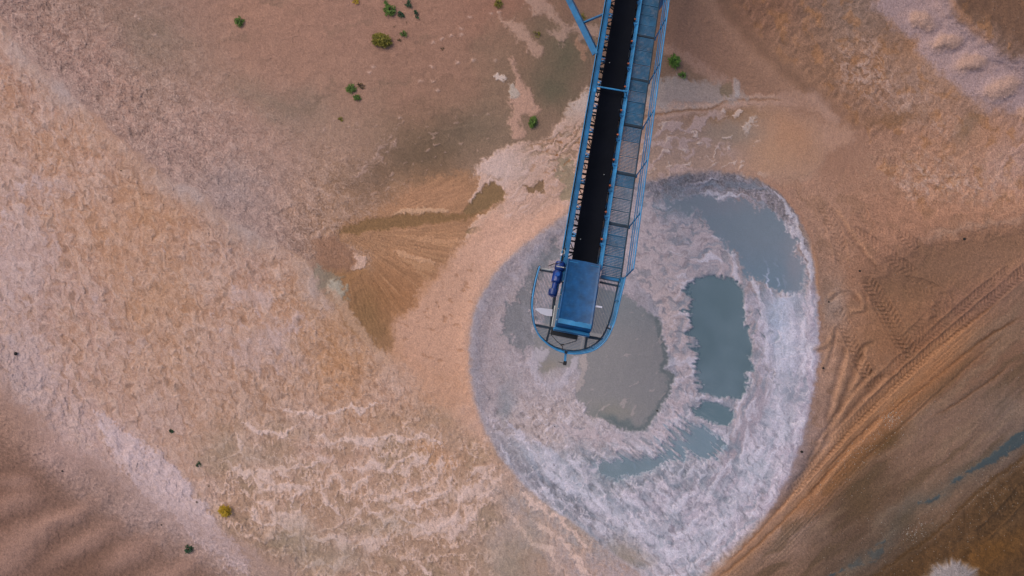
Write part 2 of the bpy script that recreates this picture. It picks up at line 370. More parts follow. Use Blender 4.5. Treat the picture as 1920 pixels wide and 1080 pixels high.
    bq = (bs+bsn*.7+.25*m1+.12*f1) % 1.0
    lam = ss(.50, .62, bq)*ss(1.0, .90, bq)*ss(-.35, .1, fbm(u+m1*8, v+m2*8, 34, 3, 62, -35, 2.5))
    upd = ss(300, 265, v+.55*(u-1100)*ss(1100,1000,u)+m1*10)
    lay((130,108,90), delta*lam*ss(930, 1010, u)*ss(1260, 1180, u)*ss(330, 270, v+.4*(u-1080))*.85)
    flo = fbm(u+w1*20+m1*6, v+w2*20+m2*6, 7, 4, 180, -36, 6)
    lay((160,134,118), delta*ss(.1, .5, flo)*.5*ss(1150, 1080, u)); lay((196,172,168), delta*ss(-.1, -.5, flo)*.5*ss(1150, 1080, u))
    lay((186,168,168), delta*soft(940,310,60,40)*.7)
    lay((180,168,168), delta*soft(1085,190,50,30,-35)*.7)
    lay((180,166,160), delta*soft(1260,170,70,30)*.3)
    stain([(980,348),(1000,350),(1015,340),(1022,350),(1018,355),(1035,365),(1020,362),(1005,358),(995,363),(988,355)], (124,100,78), .95, 0, 4, 5, 1.5)
    stain([(905,325),(922,330),(948,336),(935,338),(918,333)], (150,124,108), .6, 0, 4, 3, 1.5)
    for pp in [[(1045,300),(1075,300),(1080,330),(1085,350),(1060,345),(1045,325)],[(1060,350),(1080,345),(1070,375),(1050,370)]]:
        stain(pp, (140,126,108), .85, 0, 8, 10)
    fk2 = ss(.30, .44, fbm(u+m1*8, v+m2*8, 11, 3, 63, -20, 2.2))
    lay((150,112,84), delta*fk2*soft(1050,285,55,35,-30)*1.3)
    lay((206,174,160), delta*soft(1060,285,55,35,-30)*ss(.2, .5, fbm(u+m1*8, v+m2*8, 6, 3, 64, 25, 3.5))*.8)

    # ---- C  brown fan
    fan, dF = zone([(632,432),(655,415),(700,400),(730,385),(790,345),(850,325),(895,328),(915,345),(925,340),(946,368),(930,390),(905,402),(895,420),(880,440),(862,455),
                    (850,475),(832,500),(815,515),(795,530),(780,545),(785,565),(765,590),(742,605),(735,650),(700,655),(660,620),(630,560),(660,530),(700,505),(690,470),(650,455)], 9, 3, 9, 8)
    lay((150,114,88), fan*.85)
    lay((156,110,78), fan*soft(730,560,70,60)*.7)
    lay((128,100,70), fan*soft(690,600,50,60)*.7)
    lay((158,120,96), fan*soft(800,370,90,40,-10)*.8)
    fdx = u-640; fdy = v-435; fan_a = np.arctan2(fdy, fdx); fan_r = np.sqrt(fdx*fdx+fdy*fdy)
    stf = fbm(fan_a*330+m1*6, fan_r+m2*20, 9, 3, 65, 90, 9)
    mul(1+.12*stf, fan); lay((176,138,108), fan*ss(.25, .6, fbm(fan_a*330+m1*6, fan_r+m2*20, 14, 3, 220, 90, 9))*ss(-.5, .5, np.sin(fan_a*3))*.5)
    stain([(630,432),(700,405),(740,402),(830,398),(880,400),(930,385),(948,372),(935,392),(880,412),(780,425),(690,438),(650,440)], (118,92,64), .8, 0, 5, 4, 3, -2)
    stain([(870,398),(885,370),(905,355),(922,340),(946,360),(942,378),(915,388),(890,402)], (118,96,70), .85, 0, 5, 4, 2)
    stain([(735,400),(770,390),(830,392),(842,397),(800,400),(760,402)], (182,148,124), .85, 0, 4, 5, 1.5)
    stain([(905,322),(915,335),(905,352),(885,378),(878,380),(893,352),(900,340)], (186,158,148), .95, 0, 4, 4, 1.5)
    stain([(748,446),(790,444),(850,448),(866,452),(850,458),(800,455)], (178,138,110), .7, 0, 6, 6, 2)
    stain([(735,470),(775,478),(810,490),(822,500),(800,498),(770,486),(745,478)], (184,146,120), .8, 0, 6, 6, 2)
    stain([(750,484),(790,495),(815,505),(790,508),(760,495)], (172,134,106), .7, 0, 8, 8, 3)
    stain([(905,402),(920,392),(935,396),(910,415),(900,430),(885,440),(868,452),(878,432),(892,415)], (186,156,142), .85, 0, 4, 4, 1.5)
    stain([(875,433),(895,425),(905,430),(892,438),(878,439)], (118,98,74), .9, 0, 2, 2, 1.5)
    stain([(660,462),(672,480),(688,480),(685,500),(662,508),(655,500),(668,490)], (190,160,148), .9, 0, 5, 4, 1.5)
    stain([(600,445),(640,450),(668,480),(664,500),(640,508),(605,500),(590,470)], (140,106,88), .8, 4, 8, 6, 8)
    stain([(585,500),(610,505),(640,525),(650,550),(640,575),(615,545),(592,520)], (132,124,112), .7, 4, 10, 8, 5)
    stain([(620,530),(640,528),(645,550),(630,556),(615,540)], (186,180,172), .6, 0, 8, 8, 8)
    stain([(612,540),(632,548),(665,590),(700,640),(735,680),(705,665),(660,615)], (184,152,134), .7, 0, 6, 5, 4)

    # ---- D  smooth pink shore between fan and basin
    D, _ = zone([(930,392),(960,410),(1000,400),(1060,380),(1040,420),(960,470),(905,530),(885,590),(876,670),(890,760),(930,860),(960,920),(900,880),(840,790),(780,700),(735,640),
                 (745,600),(770,590),(790,560),(835,505),(870,455),(905,410)], 8, 3, 6, 3)
    D = D*np.where(u > 700, ss(6, -70, dR+m1*22), 1)
    lay((188,151,135), D*.72)
    lay((190,150,130), D*soft(830,620,60,50)*.4)
    ds = fbm(u+m1*6, v+m2*6, 6, 3, 66, 20, 3.0)
    mul(1+.035*ds, D)
    lay((178,136,110), D*soft(840,730,60,60)*.5)
    wv = ss(.2, .6, fbm(u+m1*8, v+m2*8, 11, 3, 67, 70, 2.4))
    lay((200,164,146), D*wv*ss(600, 740, v)*.45)
    lay((150,112,88), ss(.40, .55, fbm(u+f1*3, v+f2*3, 12, 3, 68, 15, 1.8))*D*ss(760, 660, v+.2*u-170)*.5*ss(470,520,v))

    # ---- E  round settling basin
    inner = ss(0, -60, dC)
    lay((166,150,156), C*.55)
    ringd = -dC
    lay((146,134,138), C*ss(1180, 900, u)*ss(900, 700, v)*.5)
    mul(1+.09*fbm(u+m1*6, v+m2*6, 7, 4, 233, 50, 1.6, .65)+.06*g1, C*ss(1100, 950, u)*ss(900, 700, v))
    lay((182,160,162), C*ss(.05,.5,fbm(u+m1*9, v+m2*9, 14, 5, 234, 60, 1.8, .65))*ss(1100, 950, u)*.55)
    rimN = C*ss(500, 400, v+m1*14)*ss(62, 20, ringd+m1*10+.0*u)*ss(1150, 1260, u)+C*ss(28, 8, ringd+m1*5)*ss(1380, 1440, u)*ss(640, 420, v)*.8
    lay((112,104,108), np.clip(rimN, 0, 1)*.85); mul(1+.22*g1+.12*f1, np.clip(rimN, 0, 1))
    H += (np.exp(-(dC/22.0)**2)*.16*ss(1250,900,v)).astype(F)
    cdx = u-1200; cdy = v-690; ca = np.arctan2(cdy, cdx); cr = np.sqrt(cdx*cdx+cdy*cdy)
    tx = fbm(u+m1*14, v+m2*14, 24, 5, 70, 0, 1.0)
    tf = fbm(u+m1*7, v+m2*7, 9, 4, 71, 45, 1.6)
    tx2 = fbm(u+m1*10+f1*3, v+m2*10+f2*3, 15, 5, 69, 40, 1.3, .62)
    lay((190,172,182), C*ss(-.15, .7, tx2)*.36)
    lay((190,174,184), C*ss(.0, .5, tx)*.35)
    lay((128,124,130), C*ss(-.1, -.6, tx)*.38*ss(-.5,.3,tx2*-1))
    rad = fbm(ca*230, cr+m2*14, 10, 4, 72, 90, 2.6)
    lay((198,182,192), C*ss(.1, .5, rad)*ss(620, 760, v+.2*(u-1200))*.55)
    mul(1-.07*ss(.15, .6, tf), C)
    L5, _ = lace(30, 73, 25, 1.4, 2.3, 12, 3.5)
    lay((202,184,192), C*L5*.55*ss(560, 800, v+.3*(u-1150)))
    # tan lumps in the west and pink lilac skin
    lay((176,150,140), C*soft(1010,800,90,60)*.55)
    lay((166,146,146), C*soft(930,640,40,120)*.5)
    L6, _ = lace(12, 74, 40, 1.3, 2.0, 8, 2.5)
    lay((194,166,156), C*soft(1030,790,120,90)*L6*.7)
    mul(1-.22*ss(.1, .5, fbm(u+f1*4, v+f2*4, 8, 4, 75, 40, 1.6)), C*soft(1010,800,120,80))
    lay((118,122,130), C*soft(985,860,60,22,35)*.5)
    lay((120,126,134), C*soft(950,760,14,40)*.6)
    # west grey hollow left of the head platform
    stain([(1040,455),(1050,480),(1010,520),(1000,560),(1005,640),(985,655),(960,640),(940,610),(950,590),(945,575),(965,560),(975,545),(990,520),(1000,505)], (114,112,116), .8, 4, 14, 14, 5)
    lay((104,106,112), C*soft(1015,490,40,16,-50)*.6)
    lay((180,168,178), C*soft(1000,480,50,12,-48)*.5)
    # east: quiet upper pool, blue grey
    P1, dP1 = zone([(1240,372),(1290,372),(1350,372),(1400,378),(1440,392),(1478,430),(1492,470),(1506,520),(1500,545),(1470,550),(1455,545),(1435,530),(1405,520),(1390,495),(1362,465),(1335,432),(1318,405),(1270,395)], 5, 6, 12, 9)
    c1 = np.stack([112-8*ss(450,540,v), 124+0*v, 136+4*ss(430,540,v)], -1).astype(F)
    col += (c1-col)*(P1*.88)[..., None]
    lay((134,130,138), P1*soft(1490,500,22,70)*.7); lay((130,126,134), P1*soft(1360,385,70,14)*.6)
    wet += P1*.6
    edgeP = np.exp(-((dP1-4)/3.0)**2)*C*ss(1400, 1440, u+m1*10)*ss(560, 530, v)
    lay((186,174,184), edgeP*.6*ss(-.3, .2, f1))
    fp = ss(.26, .40, fbm(u+m1*10, v+m2*10, 17, 4, 76, 5, 1.9))
    up = C*soft(1250,400,90,60)
    lay((122,126,136), up*fp*1.1); lay((118,124,134), C*soft(1290,385,70,28)*.6)
    fp2 = ss(.22, .38, fbm(u+m1*10, v+m2*10, 20, 4, 77, 15, 1.8)+.1)
    lay((116,124,132), C*soft(1280,460,70,60)*fp2*1.2)
    # pale tongues between pools
    T, _ = zone([(1200,350),(1230,390),(1250,420),(1320,420),(1345,450),(1375,490),(1395,520),(1410,560),(1418,640),(1415,690),(1425,730),(1400,760),(1390,800),(1370,840),(1350,860),
                 (1375,800),(1372,765),(1392,748),(1408,700),(1408,620),(1396,560),(1380,530),(1340,512),(1300,520),(1293,580),(1300,650),(1310,690),(1300,740),(1270,790),(1235,835),(1180,850),
                 (1130,830),(1080,830),(1030,790),(1100,800),(1150,810),(1200,815),(1240,780),(1262,730),(1268,690),(1252,660),(1245,620),(1235,580),(1215,550),(1180,500),(1150,440),(1160,380)], 4, 5, 9, 7)
    lay((186,165,168), T*.8)
    lay((196,170,166), T*soft(1255,600,40,120)*.7)
    mul(1-.13*ss(.12, .5, fbm(u+m1*8+f1*3, v+m2*8+f2*3, 12, 5, 78, 10, 2.0, .6)), T)
    lay((140,134,140), T*ss(.26, .46, fbm(u+m1*8, v+m2*8, 15, 3, 79, 20, 1.8)+.10*ss(520,420,v))*.8)
    # teal pools, ragged on the west side with combed teeth
    comb = (fbm(u*.22+v*.1, v-.25*u, 6.0, 3, 80)*15+fbm(u*.3, v, 17, 2, 89)*12)*ss(1345, 1310, u)
    uu = u+comb; 
    def pool(pts, b=4, c=4, e=2.0, cmb=1.0, rot=0):
        P = smooth(pts, True, 4)
        d = bil(sdf_lattice(P, True), u+comb*cmb+b*m1+c*f1, v+comb*cmb*rot+b*m2+c*f2)
        return ss(e*1.6, -e*1.6, d), d
    P2, d2 = pool([(1295,530),(1315,518),(1345,513),(1368,524),(1388,534),(1398,560),(1400,600),(1406,630),(1412,665),(1412,690),(1402,705),(1405,728),(1392,748),(1368,744),(1345,742),(1318,734),
                   (1310,715),(1302,690),(1305,665),(1296,640),(1290,600),(1292,560)], 11, 5, 3.5)
    P3, d3 = pool([(1302,765),(1318,752),(1345,757),(1372,768),(1376,782),(1364,800),(1345,795),(1322,786),(1306,778)], rot=.4)
    perp = -.62*u+.78*v
    comb4 = (fbm(perp, (u*.78+v*.62)*.12, 7.5, 3, 210)*34+fbm(perp, u*.2, 20, 2, 211)*16)*ss(880, 850, v+m1*6)
    _cb = comb; comb = comb4
    P4, d4 = pool([(1285,788),(1310,800),(1340,812),(1358,826),(1348,856),(1320,862),(1290,860),(1250,868),(1215,885),(1190,895),(1150,900),(1110,890),(1100,875),(1130,858),(1180,858),
                   (1215,848),(1245,835),(1270,812)], 6, 7, 5, rot=.8)
    comb = _cb
    P4 *= ss(1080, 1190, u+m2*20)*.35+.65
    for P_, c_ in ((P2, (96,114,124)), (P3, (104,126,136)), (P4, (140,154,168))):
        lay(c_, P_*.95); wet += P_*.8
    lay((112,126,136), P2*soft(1370,620,30,20)*.6); lay((84,104,114), P2*soft(1320,600,30,40)*.5); lay((116,130,142), P2*soft(1350,720,40,18)*.7)
    lay((118,128,136), C*soft(1130,880,90,26,8)*.65*(1-T))
    lay((150,160,180), P4*ss(.3, .5, tf)*.5)
    # east crust: lilac white with blue tint
    E_, _ = zone([(1405,560),(1430,545),(1460,560),(1500,548),(1530,560),(1532,650),(1525,720),(1500,820),(1465,910),(1420,985),(1360,1040),(1250,1060),(1190,1000),(1120,960),(1150,930),(1250,920),
                  (1330,900),(1390,850),(1410,780),(1430,720),(1420,640)], 8, 8, 14, 10)
    lay((180,166,180), E_*.55)
    lay((196,182,196), E_*ss(.0, .45, tf)*.5)
    lay((150,166,190), E_*soft(1462,600,20,70)*.9)
    lay((176,176,194), E_*soft(1480,640,35,90)*.5)
    lay((132,122,122), E_*soft(1450,710,26,30)*ss(-.1, .35, fbm(u+m1*6, v+m2*6, 8, 3, 81, 60, 1.8))*.9)
    lay((112,120,126), E_*ss(.18, .34, fbm(u+m1*8, v+m2*8, 14, 4, 82, 60, 2.2))*(soft(1425,600,16,60)+soft(1440,645,26,20))*.9)
    lay((136,132,140), E_*ss(.1, .5, fbm(u+m1*12, v+m2*12, 20, 4, 83, 28, 2.4))*ss(740, 860, v)*.55)
    lay((184,184,206), C*ss(.25, .42, fbm(u+m1*8, v+m2*8, 11, 3, 84, 70, 2))*(soft(1440,530,22,30)+soft(1465,560,30,14))*.9)
    # smooth lilac walkway of crust around the pools
    SM, _ = zone([(1412,735),(1428,720),(1440,745),(1425,790),(1405,830),(1385,870),(1350,900),(1310,905),(1350,880),(1362,850),(1375,820),(1392,790),(1398,760)], 4, 2, 6, 5)
    lay((164,148,156), SM*.85)
    rimE = C*ss(26, 6, ringd+m1*5)*ss(1400, 1450, u)*ss(480, 600, v)*ss(900, 780, v)
    lay((166,152,166), rimE*.85)
    lay((150,142,152), .5*np.exp(-((dC+6)/9)**2)*ss(1450, 1100, v+0*u)*ss(1000, 940, u)*.6)
    # central basin, beige grey slurry
    P0, d0 = pool([(1060,545),(1130,540),(1180,560),(1210,580),(1235,600),(1245,640),(1252,665),(1250,680),(1246,690),(1262,700),(1258,730),(1240,765),(1218,795),(1200,808),(1168,806),(1140,790),
                   (1125,782),(1095,780),(1100,765),(1078,742),(1085,715),(1085,690),(1045,690),(1020,700),(1008,680),(1000,640),(1020,600)], 5, 5, 2, 0)
    lay((134,128,128), P0*.93)
    lay((118,122,128), P0*ss(660, 560, v)*.5); lay((138,130,120), P0*soft(1150,770,50,20)*.6)
    wet += P0*.35
    rimP0 = np.exp(-((d0+5)/4.0)**2)*ss(1150, 1200, u+.4*(v-700))*ss(560, 600, v)
    lay((100,106,108), rimP0*.8)
    lay((98,106,108), P0*soft(1165,792,50,8,20)*.8)
    lay((166,150,148), P0*ss(.42, .55, fbm(u+m1*5, v+m2*5, 9, 3, 85, -38, 3.5)+.25*soft(1185,750,40,30)-.14)*.7)
    lay((140,128,120), soft(1030,685,22,16)*.9); 
    stain([(1000,660),(1030,655),(1010,690),(1015,710),(1035,720),(1060,700),(1075,670),(1090,665),(1075,700),(1050,730),(1020,725),(990,690)], (182,168,176), .75, 0, 6, 6, 3)
    stain([(1090,668),(1103,665),(1098,700),(1085,735),(1078,725),(1088,700)], (180,160,156), .7, 0, 6, 6, 2)
    cond = C*soft(1050,770,60,50)*(1-P0)
    lay((194,176,180), cond*ss(.15, .45, fbm(u, v, 5.5, 3, 86, 55, 5))*.8)
    # spikes of pale crust reaching south-east of the basin
    spk = C*soft(1250,790,70,40,-45)*(1-P0)
    lay((200,178,184), spk*ss(.0, .35, fbm(u, v, 6, 3, 87, 20, 4.5))*.9)
    # drying ridges running across the south of the basin
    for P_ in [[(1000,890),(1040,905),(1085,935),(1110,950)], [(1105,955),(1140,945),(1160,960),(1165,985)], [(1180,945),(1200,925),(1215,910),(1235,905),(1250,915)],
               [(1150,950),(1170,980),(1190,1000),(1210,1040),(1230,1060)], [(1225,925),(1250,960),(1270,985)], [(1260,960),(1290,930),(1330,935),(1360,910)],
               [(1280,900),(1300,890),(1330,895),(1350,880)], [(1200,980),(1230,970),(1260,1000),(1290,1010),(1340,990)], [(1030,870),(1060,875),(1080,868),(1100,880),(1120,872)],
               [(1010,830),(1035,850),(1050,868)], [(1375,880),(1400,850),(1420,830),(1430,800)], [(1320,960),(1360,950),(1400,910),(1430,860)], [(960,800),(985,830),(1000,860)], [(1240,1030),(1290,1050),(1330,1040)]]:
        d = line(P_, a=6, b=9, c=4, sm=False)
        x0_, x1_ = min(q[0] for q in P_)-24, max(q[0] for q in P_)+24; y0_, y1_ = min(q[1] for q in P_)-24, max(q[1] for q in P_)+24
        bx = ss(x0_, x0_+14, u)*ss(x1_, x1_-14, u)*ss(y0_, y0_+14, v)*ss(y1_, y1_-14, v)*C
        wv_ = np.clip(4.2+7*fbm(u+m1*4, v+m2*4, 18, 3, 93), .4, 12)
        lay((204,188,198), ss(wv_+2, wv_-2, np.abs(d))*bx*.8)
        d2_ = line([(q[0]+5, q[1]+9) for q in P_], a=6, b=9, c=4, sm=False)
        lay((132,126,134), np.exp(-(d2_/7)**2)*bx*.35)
    bigp = fbm(u+m1*16, v+m2*16, 58, 4, 212, 25, 1.5)
    lay((130,136,146), C*(1-P0)*ss(.02, .5, bigp)*ss(780, 880, v+.2*(u-1200))*.62)
    lay((120,116,124), C*np.exp(-((ringd-26)/20)**2)*ss(850, 900, v)*ss(1190, 1120, u)*.6)
    lay((200,188,200), C*np.exp(-((ringd-52)/10)**2)*ss(860, 900, v)*ss(1160, 1100, u)*.6*ss(-.4,.2,m1))
    lay((168,152,166), C*ss(30, 8, ringd+m1*6)*ss(1380, 1450, u)*ss(640, 720, v)*.7)
    spk2 = soft(1260,800,60,34,-50)+soft(1190,842,60,20,-8)
    lay((206,184,188), C*(1-P0)*(1-P3)*ss(.0, .3, fbm(perp, (u*.78+v*.62)*.15, 6, 3, 213))*np.clip(spk2, 0, 1)*.8)
    # bands of crust left by the falling water line, following the rim
    arc = fbm(ca*260+m1*8, ringd+m2*7+w1*10, 15, 4, 240, 0, 5)
    arcw = C*(1-P0)*(1-P1)*(1-P2)*(1-P3)*(1-P4)*np.clip(ss(1200, 1300, u)+ss(800, 860, v), 0, 1)
    lay((212,202,214), arcw*ss(.05, .42, arc)*.62); lay((128,134,146), arcw*ss(-.08, -.5, arc)*.55)
    lay((214,206,218), arcw*np.exp(-((ringd-60-16*w1)/20)**2)*.45*ss(430, 560, v))
    keep = (1-P0)*(1-P2)*(1-P3)*(1-P4)*(1-P1)*(1-.5*T)*(1-.8*SM)
    for sc_, sd_, an_, st_, kk in ((34, 185, 28, 2.0, .34), (17, 190, 50, 2.4, .20), (9, 195, 62, 2.4, .09)):
        cq = crests(sc_, sd_, an_, st_, 9, .17)
        wc = keep*C*np.clip(.35+.65*ss(700, 880, v+.3*(u-1200))+.5*ss(1400, 1440, u)*ss(540, 600, v), 0, 1)
        lay((214,200,210), wc*cq*kk)
        lay((126,130,142), wc*crests(sc_, sd_+2, an_+10, st_, 9, .22)*kk*.7)
    radc = ss(.18, .04, np.abs(fbm(ca*150, cr+m1*16, 11, 3, 201, 90, 2.4)))*ss(-.1, .3, tx)
    lay((212,196,204), keep*C*radc*ss(640, 720, v+.35*(u-1200))*.6)
    strk = fbm(u+m1*6, v+m2*6, 7, 4, 94, 55, 2.8)
    lay((200,184,194), keep*C*ss(.12, .5, strk)*ss(800, 900, v+.2*(u-1150))*.3)
    mul(1-.14*ss(.1, .5, -strk), keep*C*ss(800, 900, v+.2*(u-1150)))
    # bottom tongues
    lay((150,132,118), C*soft(1180,1040,40,22,30)*.8)
    wet = np.where(T > .5, .2, wet)

    # ---- G  right of the conveyor, between road and basin
    G, _ = zone([(1200,240),(1290,215),(1360,205),(1450,195),(1500,215),(1540,230),(1545,280),(1530,330),(1480,345),(1430,335),(1370,320),(1290,322),(1200,340),(1190,300)], 12, 6, 10, 4)
    lay((166,140,128), G*.6)
    lay((170,124,94), G*soft(1480,250,70,60)*.55)
    lay((146,112,84), G*soft(1350,215,70,16)*.8)
    lay((178,142,118), G*soft(1440,290,50,40)*.6)
    lay((138,126,116), G*soft(1370,250,50,26)*.6)
    lay((182,158,156), G*ss(.12, .3, fbm(u+m1*12, v+m2*12, 24, 4, 90, -20, 1.8)+.25*soft(1250,275,60,40))*.85*ss(1400, 1330, u))
    lay((204,184,180), G*ss(.36, .48, fbm(u+m1*10, v+m2*10, 12, 4, 91, -35, 2.6))*.8*ss(1460, 1380, u))
    stain([(1395,240),(1405,225),(1420,215),(1415,228),(1402,246),(1396,258)], (184,166,160), .9, 0, 6, 6, 2)
    gl2 = line([(1200,222),(1240,212),(1290,206),(1335,203),(1360,190),(1400,187),(1458,187)], b=3, c=2)
    lay((132,98,74), np.exp(-(gl2/2.6)**2)*ss(1192, 1215, u)*ss(1480, 1455, u)*.7)
    lay((190,164,152), np.exp(-((gl2+5)/3)**2)*ss(1192, 1215, u)*ss(1480, 1455, u)*.5)
    stain([(1180,120),(1230,80),(1260,95),(1300,125),(1350,150),(1370,165),(1350,175),(1250,170),(1190,180)], (122,104,88), .55, 4, 10, 6, 12)
    stain([(1225,150),(1260,140),(1300,150),(1340,150),(1380,160),(1400,185),(1330,190),(1260,195),(1220,200),(1215,170)], (166,156,156), .75, 4, 12, 8, 8)
    stain([(1250,85),(1290,100),(1340,130),(1370,150),(1390,160),(1360,165),(1320,140),(1270,110),(1240,100)], (172,138,124), .7, 4, 8, 6, 8)
    stain([(1376,148),(1386,150),(1388,178),(1376,180)], (176,172,178), .8, 0, 4, 3, 2)
    stain([(1352,160),(1368,152),(1372,170),(1360,182),(1350,175)], (122,108,88), .8, 0, 5, 5, 2)
    stain([(1460,175),(1500,168),(1540,180),(1560,205),(1575,230),(1545,220),(1510,200),(1470,200)], (180,148,136), .7, 4, 8, 4, 8)
    stain([(1545,235),(1575,230),(1605,245),(1600,265),(1570,270),(1550,290),(1542,265)], (176,142,126), .6, 2, 10, 6, 9)
    # smooth darker tan wedge above (dozed bank)
    dz = line([(1330,-40),(1360,20),(1400,70),(1450,120),(1510,170),(1560,215),(1600,260)], a=3, b=5, c=2)   # right of travel = west
    lay((146,115,101), ss(-2, 18, dz)*ss(190, 40, dz+w1*20)*ss(190, 120, v-.2*(u-1250))*.5*ss(1230,1260,u))
    lay((160,126,108), np.exp(-((dz-16)/14)**2)*ss(260, 200, v)*ss(1250, 1300, u)*.35)
    lay((112,86,72), np.exp(-((dz+7)/8)**2)*ss(230, 160, v)*.4)
    H += (.35*np.exp(-(dz/60.0)**2)*ss(260, 100, v)).astype(F)

    # ---- H  top right: gritty brown with pale crust, round humps
    Hz = ss(-5, -40, dz)*ss(440, 380, v+.1*(u-1600))
    hm = fbm(u+m1*10, v+m2*10, 30, 5, 100, 60, 1.3)
    lay((150,108,76), Hz*ss(.05, .5, hm)*.6)
    rg = fbm(u+m1*5, v+m2*5, 8, 4, 101, -50, 2.6)
    mul(1+.20*rg, Hz)
    pp1 = (soft(1610,105,45,50)+soft(1700,200,60,26)+soft(1640,150,50,30)*.8+soft(1770,335,90,40,15)+soft(1880,320,60,40)*.5+soft(1680,360,50,30)*.8+soft(1780,240,40,20)*.8)
    pm = ss(-.15, .55, fbm(u+m1*10+f1*4, v+m2*10+f2*4, 12, 5, 102, 55, 1.6, .68)+.12*(pp1-.5))
    lay((178,150,142), Hz*pm*np.clip(pp1*1.3, 0, 1)*.80)
    lay((190,162,150), Hz*np.clip(pp1, 0, 1)*crests(12, 225, 50, 2.0, 8, .2)*.4)
    mul(1-.16*ss(.15, .6, fbm(u+m1*9+f1*3, v+m2*9+f2*3, 12, 5, 104, 55, 1.6, .6)), Hz*np.clip(pp1, 0, 1))
    lay((162,116,82), Hz*(soft(1725,85,40,40)+soft(1790,140,50,50)*.8+soft(1860,250,60,40)*.7)*.6)
    lay((120,88,62), soft(1680,220,60,14,-10)*.6+soft(1520,300,50,40)*.1)
    lay((112,96,82), soft(1815,240,16,40,30)*.5)
    L7, _ = lace(16, 103, 30, 1.8, 2.2, 9, 3)
    lay((184,150,128), ss(1560, 1640, u)*ss(240, 300, v)*ss(430, 380, v+.15*(1900-u))*L7*.5)
    lil, _ = zone([(1640,10),(1700,-40),(1780,-40),(1800,30),(1835,60),(1880,100),(1940,110),(1990,150),(1990,210),(1900,200),(1850,200),(1790,160),(1740,120),(1710,70),(1660,30)], 16, 10, 12, 6)
    lay((160,140,146), lil*.8)
    for cx, cy, rx, ry, an, k in [(1730,38,30,22,20,.42),(1772,80,36,19,-12,.42),(1820,118,40,19,-15,.40),(1880,165,46,22,-18,.42),(1940,210,40,20,-18,.3)]:
        c, s_ = math.cos(math.radians(an)), math.sin(math.radians(an))
        dx = u-cx+m1*7; dy = v-cy+m2*7; p = (dx*c+dy*s_)/rx; q = (-dx*s_+dy*c)/ry
        r = np.sqrt(p*p+q*q)
        H += (k*.62*ss(1.35, .0, r)).astype(F)
        lay((174,140,122), ss(1.1, .5, r)*.6)
    lay((112,84,68), ss(0, 30, -line([(1780,-60),(1800,10),(1850,55),(1900,95),(1990,130)], a=4, b=6))*.75*ss(150,100,v))
    H += (.5*np.exp(-(line([(1780,-60),(1800,10),(1850,55),(1900,95),(1990,130)], a=4, b=6)/34)**2)*ss(190,120,v)).astype(F)
    lay((152,116,96), np.exp(-((line([(1770,-20),(1795,20),(1830,60),(1850,75)], b=4)+2)/9)**2)*ss(1760, 1790, u)*ss(1870, 1840, u)*.7)

    # ---- I  tracked sand east of the basin
    Iz = ss(0, 14, dC)*ss(1420, 1500, u)*ss(300, 370, v)*ss(-30, 10, dW)
    lay((166,134,118), Iz*ss(1660, 1520, u+m1*20)*ss(880, 760, v)*.5)
    lay((156,136,128), Iz*soft(1560,570,26,50)*.8); lay((184,148,130), soft(1555,700,26,60)*Iz*.6); lay((174,142,130), soft(1545,820,24,50)*Iz*.7)
    mul(1+.09*fbm(u+m1*9, v+m2*9, 11, 4, 110, 60, 1.6), Iz)
    lay((134,104,84), Iz*ss(.1, .5, fbm(u+m1*14, v+m2*14, 40, 3, 111))*.35)
    # bank falling away to the east, its shade painted into the soil colour
    bk, dbk = zone([(2000,400),(1920,422),(1860,432),(1800,440),(1740,462),(1690,485),(1640,512),(1630,540),(1660,570),(1720,575),(1790,545),(1850,520),(1920,490),(2000,460)], 34, 5, 10, 3)
    lay((118,90,70), bk*.6)
    lay((130,100,84), soft(1840,490,90,26,-12)*.6)
    lay((176,142,124), np.exp(-((dbk-12)/7)**2)*ss(1690, 1760, u)*ss(470, 440, v)*.6)
    H -= (bk*.22).astype(F)
    lay((136,100,72), Iz*soft(1690,600,90,50,-30)*.4)

    # ---- J  haul road and dark ground beyond it
    J = ss(4, -16, dW)
    al = fbm(u+w1*16, v+w2*16, 26, 4, 120, -41, 7)
    al2 = fbm(u, v, 7, 4, 121, -41, 7)
    lay((132,108,90), J*ss(.0, .5, al)*.5)
    lay((88,70,50), J*ss(-.05, -.5, al)*.5)
    mul(1+.04*fbm(u+m1*4, v+m2*4, 11, 5, 124, -41, 3.5, .6), J)
    col[...] = np.where((J > .01)[..., None], col*(1-.25*J[..., None])+(.25*J[..., None])*(col.mean(-1, keepdims=True)*np.array([1.14, .98, .84], F)), col)
    mul(1+.09*al2, J)
    lay((84,66,44), J*soft(1625,842,70,15,-36)*1.0); lay((88,70,48), J*soft(1620,930,40,40)*.55)
    lay((124,100,88), J*soft(1760,800,110,26,-41)*.5); lay((118,108,104), J*soft(1880,760,50,40)*.35); lay((110,98,88), J*soft(1680,960,80,14,-41)*.5)
    stain([(1555,925),(1540,915),(1575,875),(1610,845),(1655,818),(1682,800),(1672,826),(1635,850),(1600,885)], (80,62,42), .85, 2, 8, 4, 8)
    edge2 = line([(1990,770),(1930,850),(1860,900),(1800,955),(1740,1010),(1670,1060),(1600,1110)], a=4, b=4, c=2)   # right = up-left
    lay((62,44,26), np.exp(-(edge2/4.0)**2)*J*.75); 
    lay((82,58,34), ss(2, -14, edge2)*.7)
    lay((108,74,36), ss(0, -20, edge2)*(soft(1860,1040,90,30,-20)*.7+soft(1800,1075,50,20)*.4))
    mul(1+.22*fbm(u+m1*12, v+m2*12, 12, 4, 122, 60, 1.5), ss(0, -20, edge2))
    H += (.10*ss(4,-4,edge2)).astype(F)
